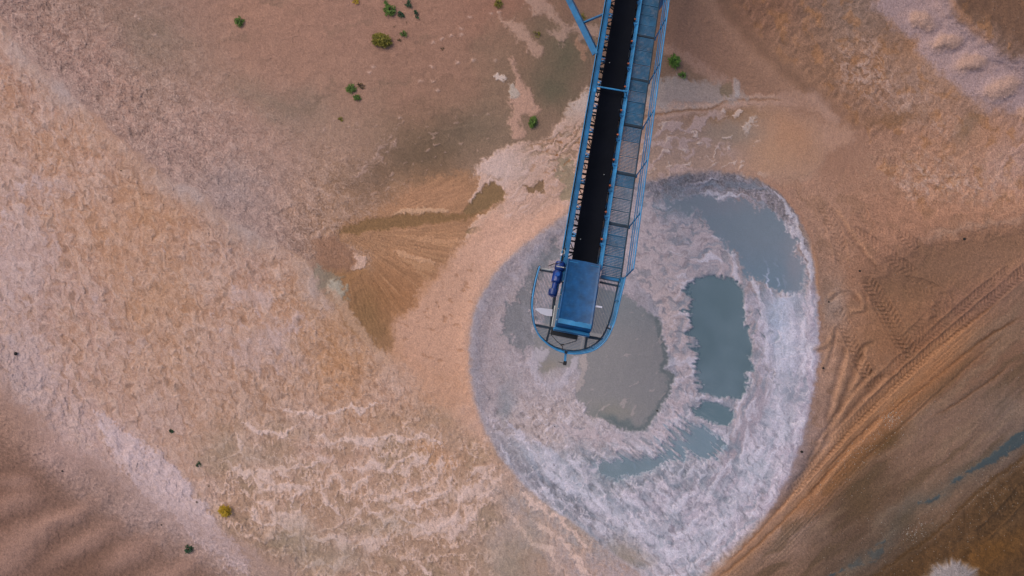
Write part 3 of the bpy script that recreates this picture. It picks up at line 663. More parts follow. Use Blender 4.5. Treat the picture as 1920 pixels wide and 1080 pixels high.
    tl = line([(1990,772),(1920,820),(1860,858),(1800,895),(1760,930),(1710,950),(1650,1030),(1570,1075),(1500,1120)], a=4, b=5, c=3)
    tw = 3+10*ss(1800, 1940, u)+9*soft(1635,1040,28,26)
    tmask = ss(tw+3, tw-2, np.abs(tl))*ss(-.25, .15, fbm(u+m1*5, v+m2*5, 10, 3, 123, -40, 2)+.5*ss(1790,1840,u)-.5*soft(1700,985,40,50)*1.0)
    tmask *= 1-.55*soft(1620,1050,70,40)
    tmask *= np.where((u < 1720) & (u > 1660), .0, 1)
    lay((44,66,80), tmask*.9); wet += tmask*.5
    lay((84,84,80), np.exp(-(tl/16)**2)*ss(1560, 1600, u)*.45)
    lay((84,72,58), soft(1700,975,30,14,-41)*.6)
    # grooves along the road, their shade also put into the colour
    for pts, wd, k in [([(1920,590),(1840,640),(1740,720),(1660,780),(1560,880),(1480,965),(1400,1040),(1340,1090)], 2.4, .75),
                       ([(1700,735),(1640,790),(1590,838),(1540,890)], 1.6, .5),
                       ([(1900,680),(1840,725),(1780,765),(1740,785)], 2.2, .5),
                       ([(1850,830),(1830,845)], 3, .6),
                       ([(1880,560),(1800,620),(1700,700),(1600,800),(1510,900),(1430,990),(1360,1060)], 1.8, .45),
                       ([(1890,620),(1800,700),(1700,790),(1600,880)], 2.0, .3)]:
        P = smooth(pts, False, 4); d = line(pts, b=2, c=1)
        lo, hi = min(p[1] for p in pts), max(p[1] for p in pts)
        gate_ = ss(lo-4, lo+25, v)*ss(hi+4, hi-25, v)
        lay((88,60,40), np.exp(-(d/wd)**2)*gate_*k)
        H -= (.03*np.exp(-(d/(wd+.6))**2)*gate_).astype(F)
    lay((172,126,92), ss(-34, -6, dW+m1*4)*ss(30, 6, dW)*ss(560, 640, v)*.55)
    lay((158,110,76), ss(-70, -30, dW)*ss(0, -20, dW)*ss(620, 700, v)*ss(1000,940,v)*.6)

    pl = np.sin((dW+m1*2)*2*np.pi/6.5)+.6*np.sin((dW+m1*2)*2*np.pi/3.9)
    plm = ss(-72, -50, dW)*ss(18, 4, dW)*ss(560, 680, v)*ss(-.5, .3, fbm(u, v, 40, 2, 231, -41, 4))
    mul(1+.055*pl*plm); H += (.006*pl*plm).astype(F)  # fine lines: groove shading in the colour follows the relief
    # ---- K  south-west bank
    K = ss(-14, 40, dB)
    lay((118,90,78), ss(30, 90, dB+m1*18)*.65)
    lay((148,120,110), np.exp(-((dB-10)/30)**2)*.35)
    mul(1+.12*fbm(u+m1*3, v+m2*3, 5, 3, 130, 30, 1.3), K)
    for cx, cy, rx, ry, an, k in [(30,945,44,20,-18,.40),(60,1000,70,22,-22,.40),(130,965,60,14,-30,.34),(20,1050,60,22,-30,.40),(160,1020,70,20,-30,.36),(240,1040,60,20,-28,.36),(330,1070,60,18,-22,.30),(30,905,30,16,0,.2)]:
        c, s_ = math.cos(math.radians(an)), math.sin(math.radians(an)); rx = rx*1.25; ry = ry*1.25
        dx = u-cx+w1*10+m1*4; dy = v-cy+w2*10+m2*4; p = (dx*c+dy*s_)/rx; q = (-dx*s_+dy*c)/ry
        r = np.sqrt(p*p+q*q)
        H += (k*.28*ss(1.45, .0, r)).astype(F)
        lay((162,130,119), ss(1.35, .2, r)*.62)
    H += (.5*np.exp(-((dB-0)/60.0)**2)).astype(F)
    # pale feathery heap in the south-east corner
    hx = u-1785; hy = v-1095; hr = np.sqrt(hx*hx+(hy*1.15)**2); ha = np.arctan2(hy, hx)
    hz = ss(12, -12, hr-50+9*fbm(ha*60, hr*.5, 7, 3, 131, 90, 3)+m1*6)
    lay((146,142,150), hz*.85); mul(1+.12*fbm(ha*30+m1*10, hr, 9, 5, 132, 90, 1.6), hz)
    H += (hz*.15*ss(60, 10, hr)).astype(F)

    # ---- tracks: chevron treads pressed into the sand
    def treads(pts, width, pitch, depth=.026, k=.15, skip=0.0):
        nonlocal H, col
        P = smooth(pts, False, 5)
        xs_ = [p[0] for p in P]; ys_ = [p[1] for p in P]
        idx = np.nonzero((u > min(xs_)-width) & (u < max(xs_)+width) & (v > min(ys_)-width) & (v < max(ys_)+width))[0]
        x = u[idx]+m1[idx]*1.5; y = v[idx]+m2[idx]*1.5
        best = np.full(x.shape, 1e9, F); sd = np.zeros_like(x); sl = np.zeros_like(x); acc = 0.0
        for (x0, y0), (x1, y1) in _segs(P, False):
            ex, ey = x1-x0, y1-y0; L = math.hypot(ex, ey)+1e-6; ex /= L; ey /= L
            t = np.clip((x-x0)*ex+(y-y0)*ey, 0, L)
            px = x-x0-ex*t; py = y-y0-ey*t; d = np.sqrt(px*px+py*py)
            m = d < best; best = np.where(m, d, best)
            sd = np.where(m, (ex*(y-y0)-ey*(x-x0)), sd); sl = np.where(m, acc+t, sl); acc += L
        hw = width/2.0
        inside = ss(hw+1.5, hw-1.5, best)*ss(0, 12, sl)*ss(acc, acc-12, sl)
        ph = sl/pitch+np.abs(sd)/hw*.9+np.where(sd > 0, .5, 0)
        fr_ = np.abs((ph % 1.0)-.5)*2
        gv = ss(.45, .80, fr_)*ss(.5, 1.6, np.abs(sd))
        zz = np.clip(ss(.5, 1.0, fr_)*.0+gv, 0, 1)*inside
        fade = np.clip(.75+.6*fbm(x, y, 40, 2, 140+int(pts[0][0]) % 9), 0, 1)
        H[idx] -= (zz*depth*fade+inside*.02).astype(F)
        col[idx] *= (1-k*zz*fade)[..., None]  # shading of the tread grooves, painted on top of the relief
        H[idx] += (.03*np.exp(-((best-hw-2)/2.5)**2)*ss(0, 12, sl)*ss(acc, acc-12, sl)*fade).astype(F)
    treads([(1622,520),(1660,575),(1690,630),(1715,670)], 26, 9)
    treads([(1640,555),(1668,610),(1700,660)], 22, 9, .022, .12)
    treads([(1566,575),(1585,610),(1605,660),(1630,710)], 24, 9)
    treads([(1600,660),(1625,700),(1645,730)], 24, 9, .022, .12)
    treads([(1590,430),(1640,460),(1680,490),(1720,520)], 26, 9, .016, .09)
    treads([(1685,435),(1710,455),(1730,465)], 22, 9, .022, .12)
    treads([(1540,380),(1570,440),(1580,500)], 24, 9, .014, .08)
    treads([(1610,390),(1640,440)], 22, 9, .014, .08)
    treads([(1700,640),(1740,600),(1770,570),(1740,540),(1690,530)], 26, 9, .014, .08)
    treads([(1930,500),(1860,560),(1790,620),(1720,680),(1650,745),(1590,805),(1530,870),(1480,930)], 22, 8, .026, .14)
    treads([(1900,500),(1830,555),(1760,615),(1690,675),(1620,740)], 18, 8, .02, .10)
    treads([(1930,905),(1880,965),(1830,1010)], 24, 9, .022, .12)
    # smooth curved wheel ruts and heaped edges
    for pts, wd, dp, k in [([(1585,650),(1575,690),(1560,740),(1550,790)], 6, .12, .22), ([(1622,640),(1600,700),(1575,760),(1545,830)], 6, .12, .2),
                           ([(1560,560),(1590,545),(1620,575)], 4, .08, .18), ([(1600,590),(1625,585),(1620,550)], 4, .08, .15), ([(1545,700),(1560,660),(1570,610)], 4, .07, .15),
                           ([(1535,830),(1505,880),(1480,910)], 4, .07, .12), ([(1490,420),(1520,480),(1530,560)], 4, .04, .08), ([(1620,650),(1635,640)], 5, .12, .35),
                           ([(1745,600),(1755,592)], 4, .1, .4), ([(1560,390),(1600,450),(1640,500)], 4, .05, .12), ([(1530,660),(1555,650),(1565,630)], 4, .06, .15),
                           ([(1650,780),(1600,830),(1560,875),(1520,930)], 5, .08, .15), ([(1660,700),(1600,765),(1540,840),(1500,900),(1450,965)], 5, .08, .18),
                           ([(1640,690),(1590,745),(1530,830)], 4, .07, .18)]:
        d = line(pts, b=2, c=1)
        xs_ = [p[0] for p in pts]; ys_ = [p[1] for p in pts]
        lim = ss(min(ys_)-6, min(ys_)+8, v)*ss(max(ys_)+6, max(ys_)-8, v)*ss(min(xs_)-10, min(xs_)-2, u)*ss(max(xs_)+10, max(xs_)+2, u)
        q = np.exp(-(d/wd)**2)*lim
        H -= (q*dp*.6).astype(F); H += (np.exp(-((d+wd*1.8)/wd)**2)*lim*dp*.35).astype(F)
        mul(1-k*.6*q)  # shade inside the rut, put into the colour
        lay((186,142,112), np.exp(-((d+wd*1.8)/wd)**2)*lim*.35)

    # ---- grain and small ripples everywhere that is not wet
    dry = np.clip(1-wet, .12, 1)
    gritty = np.clip(.25+.75*np.maximum(Hz, np.maximum(J, Iz))+.6*B*near+.5*K, 0, 1)
    mul(1+(.055+.085*gritty)*g1*dry+(.035+.03*gritty)*f1*dry)
    g2 = fbm(u, v, 1.9, 1, 230)
    mul(1-.16*ss(.35, .8, g2)*gritty*dry)
    mul(1+.05*fbm(u, v, 1.7, 1, 141)*dry)
    rp = fbm(u+m1*6, v+m2*6, 12, 4, 142, 45, 1.6)
    H += (.022*rp*dry+.004*g1*dry).astype(F)
    lum = col.mean(axis=-1)
    H += (.0009*(lum-130)*dry*(1-P1)).astype(F)                   # pale crust stands a little proud
    col *= 1+C[:, None]*np.array([-.030, .008, .040], F)          # bluer silt in the basin
    col *= (1+.045*B)[..., None]
    S.col = np.clip(col, 4, 240); S.H = H; S.wet = np.clip(wet, 0, 1)
    S.pool = np.clip(P1*.0+P2+P3+P4, 0, 1)*(1-T)
    return S
# ---------------------------------------------------------------- scene helpers
COL = sc.collection
def tag(o, label=None, cat=None, group=None, kind=None):
    if label: o['label'] = label
    if cat: o['category'] = cat
    if group: o['group'] = group
    if kind: o['kind'] = kind
    return o

def newmat(name):
    m = bpy.data.materials.new(name); m.use_nodes = True
    return m, m.node_tree, m.node_tree.nodes['Principled BSDF']

def mesh_obj(name, verts, faces, mat, parent=None, smooth_=False):
    me = bpy.data.meshes.new(name); me.from_pydata([tuple(p) for p in verts], [], faces); me.update()
    if smooth_: me.shade_smooth()
    me.materials.append(mat)
    o = bpy.data.objects.new(name, me); COL.objects.link(o)
    if parent: o.parent = parent
    return o

# ---------------------------------------------------------------- terrain sheet, reaching the horizon
def axis(lo, hi, step):
    core = np.arange(lo, hi+step*.5, step)
    out = [step*1.3]
    while sum(out) < 130000: out.append(out[-1]*1.22)
    ext = np.cumsum(out)
    return np.concatenate([(lo-ext)[::-1], core, hi+ext])
gu = axis(-66, 1986, 1.36); gv = axis(-66, 1146, 1.36)
nU, nV = len(gu), len(gv)
GU, GV = np.meshgrid(gu.astype(F), gv.astype(F))
soil = paint(GU.ravel(), GV.ravel())
Hh = soil.H.copy()
u_, v_ = GU.ravel(), GV.ravel()
bas = np.clip(1-(((u_-1210)/300)**2+((v_-690)/350)**2), 0, 1)
Hh = np.where(soil.pool > 0, Hh*(1-soil.pool)-.06*soil.pool, Hh)
away = np.clip((np.maximum(np.abs(u_-960)-1000, np.abs(v_-540)-600))/3000.0, 0, 1)
Hh = Hh*(1-away)
k = (CAM_H-Hh)/CAM_H
co = np.empty((nU*nV, 3), np.float32)
co[:, 0] = (u_-960)/UPM*np.where(away > 0, 1, k)
co[:, 1] = -(v_-540)/UPM*np.where(away > 0, 1, k)
co[:, 2] = Hh
me = bpy.data.meshes.new("ground")
me.vertices.add(nU*nV); me.vertices.foreach_set("co", co.ravel())
ii = (np.arange(nV-1)[:, None]*nU+np.arange(nU-1)[None, :]).ravel()
quads = np.stack([ii, ii+nU, ii+nU+1, ii+1], 1).astype(np.int32)
nF = len(quads)
me.loops.add(nF*4); me.loops.foreach_set("vertex_index", quads.ravel())
me.polygons.add(nF); me.polygons.foreach_set("loop_start", np.arange(0, nF*4, 4, dtype=np.int32))
me.polygons.foreach_set("loop_total", np.full(nF, 4, np.int32))
me.update(calc_edges=True); me.shade_smooth()
rgba = np.ones((nU*nV, 4), np.float32); rgba[:, :3] = lin(soil.col)*np.array(SOIL_GAIN, np.float32)
ca = me.attributes.new("soil", 'FLOAT_COLOR', 'POINT'); ca.data.foreach_set("color", rgba.ravel())
wa = me.attributes.new("damp", 'FLOAT', 'POINT'); wa.data.foreach_set("value", soil.wet.astype(np.float32))
m_soil, nt, pb = newmat("pit soil")
at = nt.nodes.new('ShaderNodeAttribute'); at.attribute_name = "soil"
ad = nt.nodes.new('ShaderNodeAttribute'); ad.attribute_name = "damp"
tc = nt.nodes.new('ShaderNodeTexCoord')
def noise(scale, detail=3, rough=.6):
    n = nt.nodes.new('ShaderNodeTexNoise'); n.inputs['Scale'].default_value = scale
    n.inputs['Detail'].default_value = detail; n.inputs['Roughness'].default_value = rough
    nt.links.new(tc.outputs['Object'], n.inputs['Vector']); return n
n1 = noise(16, 4, .7); n2 = noise(55, 2, .6)
def mathn(op, a, b, c=None):
    n = nt.nodes.new('ShaderNodeMath'); n.operation = op
    for i, x in enumerate([a, b] if c is None else [a, b, c]):
        if hasattr(x, 'type') and hasattr(x, 'node'): nt.links.new(x, n.inputs[i])
        else: n.inputs[i].default_value = x
    return n.outputs[0]
gsum = mathn('ADD', mathn('MULTIPLY', n1.outputs['Fac'], .45), mathn('MULTIPLY', n2.outputs['Fac'], .55))
damp_k = mathn('SUBTRACT', 1.0, ad.outputs['Fac'])
amp = mathn('MULTIPLY', mathn('SUBTRACT', gsum, .5), mathn('MULTIPLY', damp_k, 1.9))
fac = mathn('ADD', 1.0, amp)
vm = nt.nodes.new('ShaderNodeVectorMath'); vm.operation = 'SCALE'
nt.links.new(at.outputs['Color'], vm.inputs[0]); nt.links.new(fac, vm.inputs['Scale'])
nt.links.new(vm.outputs[0], pb.inputs['Base Color'])
rr = mathn('MULTIPLY_ADD', ad.outputs['Fac'], -.55, .98)
nt.links.new(rr, pb.inputs['Roughness'])
pb.inputs['Specular IOR Level'].default_value = .25
bp = nt.nodes.new('ShaderNodeBump'); bp.inputs['Strength'].default_value = .35; bp.inputs['Distance'].default_value = .03
nt.links.new(gsum, bp.inputs['Height']); nt.links.new(bp.outputs[0], pb.inputs['Normal'])
me.materials.append(m_soil)
ground = bpy.data.objects.new("ground", me); COL.objects.link(ground)
tag(ground, 'pink, tan and brown sand floor of the pit with tyre tracks', kind='structure')

def ground_z(u, v):
    j = int(np.clip(np.searchsorted(gv, v), 1, nV-1)); i = int(np.clip(np.searchsorted(gu, u), 1, nU-1))
    return float(Hh[j*nU+i])
def on_ground(u, v):
    z = ground_z(u, v); kk = (CAM_H-z)/FPX
    return Vector(((u-960)*kk, (540-v)*kk, z))

# shallow standing water in the basin: flat sheets, the shore is where they meet the silt
m_water, nt, pb = newmat("silty water")
pb.inputs['Base Color'].default_value = (.115, .165, .20, 1); pb.inputs['Roughness'].default_value = .10
tcw = nt.nodes.new('ShaderNodeTexCoord'); nw = nt.nodes.new('ShaderNodeTexNoise'); nw.inputs['Scale'].default_value = .9; nw.inputs['Detail'].default_value = 4
nt.links.new(tcw.outputs['Object'], nw.inputs['Vector'])
cr_ = nt.nodes.new('ShaderNodeValToRGB'); cr_.color_ramp.elements[0].position = .35; cr_.color_ramp.elements[1].position = .7
cr_.color_ramp.elements[0].color = (.21, .295, .325, 1); cr_.color_ramp.elements[1].color = (.28, .375, .42, 1)
nt.links.new(nw.outputs['Fac'], cr_.inputs[0]); nt.links.new(cr_.outputs[0], pb.inputs['Base Color'])
tr = nt.nodes.new('ShaderNodeBsdfTransparent'); mx = nt.nodes.new('ShaderNodeMixShader'); mx.inputs[0].default_value = .38
out = nt.nodes['Material Output']
nt.links.new(tr.outputs[0], mx.inputs[1]); nt.links.new(pb.outputs[0], mx.inputs[2]); nt.links.new(mx.outputs[0], out.inputs[0])
def sheet(pts, z=-.045):
    P = smooth(pts, True, 4)
    vs = [((a-960)*(CAM_H-z)/FPX, (540-b)*(CAM_H-z)/FPX, z) for a, b in P]
    o = mesh_obj('water', vs, [list(range(len(vs)))[::-1]], m_water)
    return o
for pts, lab in [([(1285,530),(1305,508),(1345,503),(1400,520),(1412,560),(1418,630),(1426,690),(1418,745),(1395,757),(1350,755),(1305,745),(1290,700),(1280,640),(1275,580)], 'long teal pool of standing water in the east of the basin'),
                 ([(1290,765),(1315,746),(1345,750),(1380,762),(1388,785),(1368,806),(1340,800),(1310,792)], 'small teal pool below the long one, between two pale crust spits'),
                 ([(1275,782),(1310,794),(1350,810),(1366,830),(1356,862),(1320,872),(1250,878),(1200,904),(1110,902),(1088,875),(1120,850),(1180,845),(1230,825),(1255,805)], 'blue grey pool across the south of the basin')]:
    tag(sheet(pts), lab, kind='structure')
# ---------------------------------------------------------------- stacker conveyor
O = Vector((2.517, .925, 10.0))                       # belt centre where the hood begins
A = Vector((.18021, .92547, -.33320))                 # down the boom
Cx = Vector((.98156, -.19114, 0.0))                   # across, to the east
N = Vector((.06369, .32705, .94286))                  # normal to the belt
def L(c, s, n=0.0): return O+Cx*c+A*s+N*n
def W(px, py, z):                                     # plan survey of the level head platform
    return Vector(((px-960)*(CAM_H-z)/FPX, (540-py)*(CAM_H-z)/FPX, z))

def paint_mat(name, col, rough=.5, dirt=.35, dcol=(.30, .26, .24), scale=6.0, metal=0.0, var=.25):
    m, nt, pb = newmat(name)
    tc = nt.nodes.new('ShaderNodeTexCoord')
    n = nt.nodes.new('ShaderNodeTexNoise'); n.inputs['Scale'].default_value = scale; n.inputs['Detail'].default_value = 6; n.inputs['Roughness'].default_value = .65
    n2 = nt.nodes.new('ShaderNodeTexNoise'); n2.inputs['Scale'].default_value = scale*.35; n2.inputs['Detail'].default_value = 3
    for q in (n, n2): nt.links.new(tc.outputs['Object'], q.inputs['Vector'])
    r = nt.nodes.new('ShaderNodeValToRGB'); r.color_ramp.elements[0].position = .50; r.color_ramp.elements[1].position = .75
    r.color_ramp.elements[0].color = (0, 0, 0, 1); r.color_ramp.elements[1].color = (dirt, dirt, dirt, 1)
    nt.links.new(n.outputs['Fac'], r.inputs[0])
    hv = nt.nodes.new('ShaderNodeValToRGB'); hv.color_ramp.elements[0].position = .3; hv.color_ramp.elements[1].position = .7
    hv.color_ramp.elements[0].color = tuple(x*(1-var) for x in col)+(1,); hv.color_ramp.elements[1].color = tuple(min(1, x*(1+var)) for x in col)+(1,)
    nt.links.new(n2.outputs['Fac'], hv.inputs[0])
    mx = nt.nodes.new('ShaderNodeMix'); mx.data_type = 'RGBA'
    nt.links.new(r.outputs[0], mx.inputs[0]); nt.links.new(hv.outputs[0], mx.inputs[6]); mx.inputs[7].default_value = tuple(dcol)+(1,)
    nt.links.new(mx.outputs[2], pb.inputs['Base Color'])
    pb.inputs['Roughness'].default_value = rough; pb.inputs['Metallic'].default_value = metal
    bp = nt.nodes.new('ShaderNodeBump'); bp.inputs['Strength'].default_value = .15; bp.inputs['Distance'].default_value = .01
    nt.links.new(n.outputs['Fac'], bp.inputs['Height']); nt.links.new(bp.outputs[0], pb.inputs['Normal'])
    return m
M_BLUE = paint_mat("blue paint", (.007, .115, .265), .45, .14, (.12, .20, .28))
M_LIGHT = paint_mat("pale blue paint", (.028, .205, .42), .45, .18, (.30, .36, .45))
M_DARK = paint_mat("dark painted steel", (.008, .022, .040), .5, .25, (.10, .09, .08))
M_NAVY = paint_mat("navy motor enamel", (.006, .035, .19), .3, .12, (.15, .16, .2), 9, 0, .35)
M_HOOD = paint_mat("hood sheet", (.002, .062, .180), .5, .22, (.07, .18, .30), 10, 0, .30)
M_GRATE = paint_mat("grating", (.020, .100, .190), .55, .5, (.26, .24, .25), 5)
M_GALV = paint_mat("galvanised grating", (.075, .135, .20), .5, .5, (.30, .27, .26), 5)
M_BELT = paint_mat("rubber belt", (.0022, .0030, .0062), .7, .25, (.007, .008, .012), 2.0)
M_BELT.node_tree.nodes['Principled BSDF'].inputs['Specular IOR Level'].default_value = .06
M_STEEL = paint_mat("bare steel", (.42, .42, .40), .4, .4, (.30, .22, .16), 9)
M_WHITE = paint_mat("white sheet", (.62, .60, .68), .5, .15, (.4, .36, .34), 8, 0, .06)
M_ORANGE = paint_mat("orange roller cap", (.36, .075, .02), .5, .35, (.10, .05, .03), 14)
M_BLACK = paint_mat("black fitting", (.006, .006, .008), .5, .2, (.05, .04, .04), 9)

class MB:
    """collects solid pieces; build() links them as one mesh"""
    def __init__(self): self.v = []; self.f = []
    def hexa(self, p):                                # 8 corners: bottom ring 0-3, top ring 4-7
        b = len(self.v); self.v += [Vector(q) for q in p]
        for q in [(0,3,2,1),(4,5,6,7),(0,1,5,4),(1,2,6,5),(2,3,7,6),(3,0,4,7)]: self.f.append([b+i for i in q])
        return self
    def box(self, c0, c1, s0, s1, n0, n1):            # in boom axes
        return self.hexa([L(c0,s0,n0), L(c1,s0,n0), L(c1,s1,n0), L(c0,s1,n0), L(c0,s0,n1), L(c1,s0,n1), L(c1,s1,n1), L(c0,s1,n1)])
    def bar(self, a, b, w, h, up=None):
        a = Vector(a); b = Vector(b); d = (b-a).normalized(); up = Vector(up) if up else N
        x = d.cross(up)
        if x.length < 1e-4: x = d.cross(Vector((1, 0, 0)))
        x.normalize(); y = x.cross(d).normalized()
        r = [x*(-w/2)+y*(-h/2), x*(w/2)+y*(-h/2), x*(w/2)+y*(h/2), x*(-w/2)+y*(h/2)]
        return self.hexa([a+r[0], a+r[1], a+r[2], a+r[3], b+r[0], b+r[1], b+r[2], b+r[3]])
    def tube(self, pts, r, n=8, caps=True, closed=False):
        pts = [Vector(p) for p in pts]; K = len(pts); rr = r if isinstance(r, (list, tuple)) else [r]*K
        b0 = len(self.v)
        for i, p in enumerate(pts):
            d = (pts[min(i+1, K-1)]-pts[max(i-1, 0)])
            d = d.normalized() if d.length > 1e-9 else A
            x = d.cross(Vector((0, 0, 1)))
            if x.length < 1e-3: x = d.cross(Vector((0, 1, 0)))
            x.normalize(); y = d.cross(x)
            for k in range(n):
                t = 2*math.pi*k/n; self.v.append(p+(x*math.cos(t)+y*math.sin(t))*rr[i])
        for i in range(K-1):
            for k in range(n):
                a = b0+i*n+k; c = b0+i*n+(k+1) % n
                self.f.append([a, c, c+n, a+n])
        if caps: self.f.append([b0+k for k in range(n)][::-1]); self.f.append([b0+(K-1)*n+k for k in range(n)])
        return self
    def prism(self, ring, z0, z1):                    # ring of (x, y) vectors, level top and bottom
        b = len(self.v); K = len(ring)
        self.v += [Vector((p[0], p[1], z0)) for p in ring]+[Vector((p[0], p[1], z1)) for p in ring]
        self.f.append([b+i for i in range(K)][::-1]); self.f.append([b+K+i for i in range(K)])
        for i in range(K): j = (i+1) % K; self.f.append([b+i, b+j, b+K+j, b+K+i])
        return self
    def build(self, name, mat, parent=None, bevel=0, sm=False):
        org = parent_world(parent)
        bm = bmesh.new(); vs = [bm.verts.new(p-org) for p in self.v]
        for f in self.f:
            try: bm.faces.new([vs[i] for i in f])
            except ValueError: pass
        bmesh.ops.recalc_face_normals(bm, faces=bm.faces)
        me = bpy.data.meshes.new(name); bm.to_mesh(me); bm.free(); me.materials.append(mat)
        if sm: me.shade_smooth(); me.set_sharp_from_angle(angle=math.radians(40))
        o = bpy.data.objects.new(name, me); COL.objects.link(o)
        if parent: o.parent = parent
        if bevel:
            md = o.modifiers.new('bevel', 'BEVEL'); md.width = bevel; md.segments = 2; md.limit_method = 'ANGLE'
        return o
def parent_world(p):
    v = Vector((0, 0, 0))
    while p is not None: v += p.location; p = p.parent
    return v

conv = bpy.data.objects.new("conveyor", None); COL.objects.link(conv)
conv.location = (L(0, 12, 0).x, L(0, 12, 0).y, 0.0)
tag(conv, 'long blue stacker conveyor with black belt, side walkway and round ended head platform', 'conveyor')
S_END = 22.0
rnd = random.Random(5)
# belt: troughed carrying strand, head drum, return strand below
b = MB()
prof = [(-.44, .115), (-.425, .12), (-.17, .005), (.17, .005), (.405, .12), (.42, .115)]
ns = 40
for i in range(ns+1):
    s = -2.2+(S_END+2.2)*i/ns
    for c, n in prof: b.v.append(L(c, s, n-.006*math.sin(i*1.9)))
    for c, n in prof[::-1]: b.v.append(L(c, s, n-.018-.006*math.sin(i*1.9)))
K = len(prof)*2
for i in range(ns):
    for k in range(K):
        a = i*K+k; c = i*K+(k+1) % K
        b.f.append([a, c, c+K, a+K])
b.f.append(list(range(K))[::-1]); b.f.append([ns*K+k for k in range(K)])
belt = b.build('belt', M_BELT, conv, sm=True)
MB().box(-.40, .38, -2.1, S_END, -.56, -.545).build('return_belt', M_BELT, conv)

# west truss: channel chord with a proud outer flange, lattice and bottom chord
b = MB()
b.box(-.745, -.60, -.9, S_END, -.12, .03)
b.box(-.60, -.588, -.9, S_END, -.12, .055)
b.box(-.757, -.745, -.9, S_END, -.12, .05)
b.box(-.72, -.66, -.9, S_END, -1.0, -.93)
wtr = b.build('truss_chord', M_BLUE, conv, .006)
b = MB(); b.box(-.835, -.805, -.3, S_END, -.12, -.06); b.build('cable_tray', M_LIGHT, conv, .004)
b = MB(); b.box(-.805, -.757, -.3, S_END, -.20, -.125); b.tube([L(-.785, s, -.115+.006*math.sin(s*3)) for s in [x*.5 for x in range(0, 44)]], .012, 6); b.build('power_cable', M_BLACK, conv)  # black box stands in for the shadowed groove; a cable runs on it
# east truss chord beside the walkway
b = MB(); b.box(.50, .625, -.2, S_END, -.10, -.03); b.box(.585, .64, -.2, S_END, -.03, .02); b.box(.55, .61, -.9, S_END, -1.0, -.93)
b.build('truss_chord', M_LIGHT, conv, .006)
# lattice
for side, c in ((-1, -.69), (1, .58)):
    b = MB(); s = 0.0; up = True
    while s < S_END-1:
        b.bar(L(c, s, -.12 if up else -.93), L(c, s+1.06, -.93 if up else -.12), .05, .05, Cx)
        b.bar(L(c, s, -.93), L(c, s, -.12), .045, .045, Cx)
        s += 1.06; up = not up
    b.build('lattice', M_BLUE, conv)
b = MB(); s = .3
k_ = 0
while s < S_END-1:
    b.bar(L(-.69, s, -.93), L(.58, s, -.93), .05, .05)
    b.bar(L(-.69, s, -.93), L(.58, s+1.06, -.93), .035, .035)
    b.bar(L(-.60, s+.5, -.30), L(.50, s+.5, -.30), .045, .045)
    s += 1.06
b.build('cross_brace', M_DARK, conv)
# idler sets: bracket each side, orange-capped rollers
roll = [.91+1.075*i for i in range(int((S_END-1)/1.075))]
for i, s in enumerate(roll):
    b = MB()
    b.box(-.60, -.47, s-.045, s+.045, -.10, -.07); b.bar(L(-.59, s+.10, .03), L(-.46, s-.02, .09), .035, .018)
    b.bar(L(-.595, s-.06, .0), L(-.47, s-.06, .07), .03, .02); b.box(-.50, -.46, s-.03, s+.03, -.08, .12)
    b.box(.44, .50, s-.20, s-.10, -.05, .03); b.box(.42, .585, s-.175, s-.135, .03, .045); b.bar(L(.43, s-.13, .04), L(.52, s-.28, .0), .03, .02)
    b.box(-.47, .47, s-.03, s+.03, -.12, -.085)
    br = b.build('idler_bracket', M_BLUE if i % 3 else M_LIGHT, conv, .003)
    for c0, c1, n0, n1 in ((-.455, -.17, .085, -.05), (-.16, .16, -.055, -.055), (.17, .435, -.05, .085)):
        MB().tube([L(c0, s, n0-.01), L(c1, s, n1-.01)], .05, 10).build('roller', M_DARK, br, sm=True)
    b = MB(); b.tube([L(.44, s, .075), L(.505, s, .10)], [.040, .034], 10); b.build('roller_cap', M_ORANGE, br, sm=True)
    b = MB(); b.tube([L(-.46, s, .085), L(-.50, s, .10)], [.030, .026], 10); b.build('roller_cap', M_ORANGE, br, sm=True)
# small return idler hangers seen in the gap
for i, s in enumerate(roll):
    b = MB()
    b.bar(L(-.60, s-.42+.06*math.sin(i*2.1), -.25), L(-.42, s-.42+.1*math.sin(i), -.30), .03, .04)
    b.bar(L(-.60, s-.28, -.06), L(-.43, s-.42, -.28), .022, .03)
    b.bar(L(.50, s+.3, -.16), L(.41, s+.05+.1*math.sin(i*1.7), -.3), .022, .03)
    b.box(-.60, .50, s-.44, s-.38, -.66, -.60); b.box(-.61, -.585, s-.46, s-.26, -.66, -.05); b.box(.49, .51, s-.44, s+.32, -.66, -.14)
    b.build('return_hanger', M_DARK, conv)
b = MB()
for s0, s1 in [(.1,.62),(.95,1.28),(1.7,1.95),(2.6,2.85),(3.8,4.05),(4.9,5.1),(6.7,7.0),(8.9,9.25),(10.0,10.4)]:
    MB().box(.435, .462, s0, s1, -.13, -.115).build('skirt_strip', M_STEEL, conv)
# arch bar across the belt
b = MB(); b.tube([L(-.60, 6.97, .02), L(-.60, 6.97, .30), L(.56, 7.0, .30), L(.56, 7.0, .0)], .030, 8); b.box(-.68, -.58, 6.9, 7.05, .03, .05); b.box(.50, .62, 6.93, 7.07, .02, .04)
b.build('arch_bar', M_LIGHT, conv, sm=True)

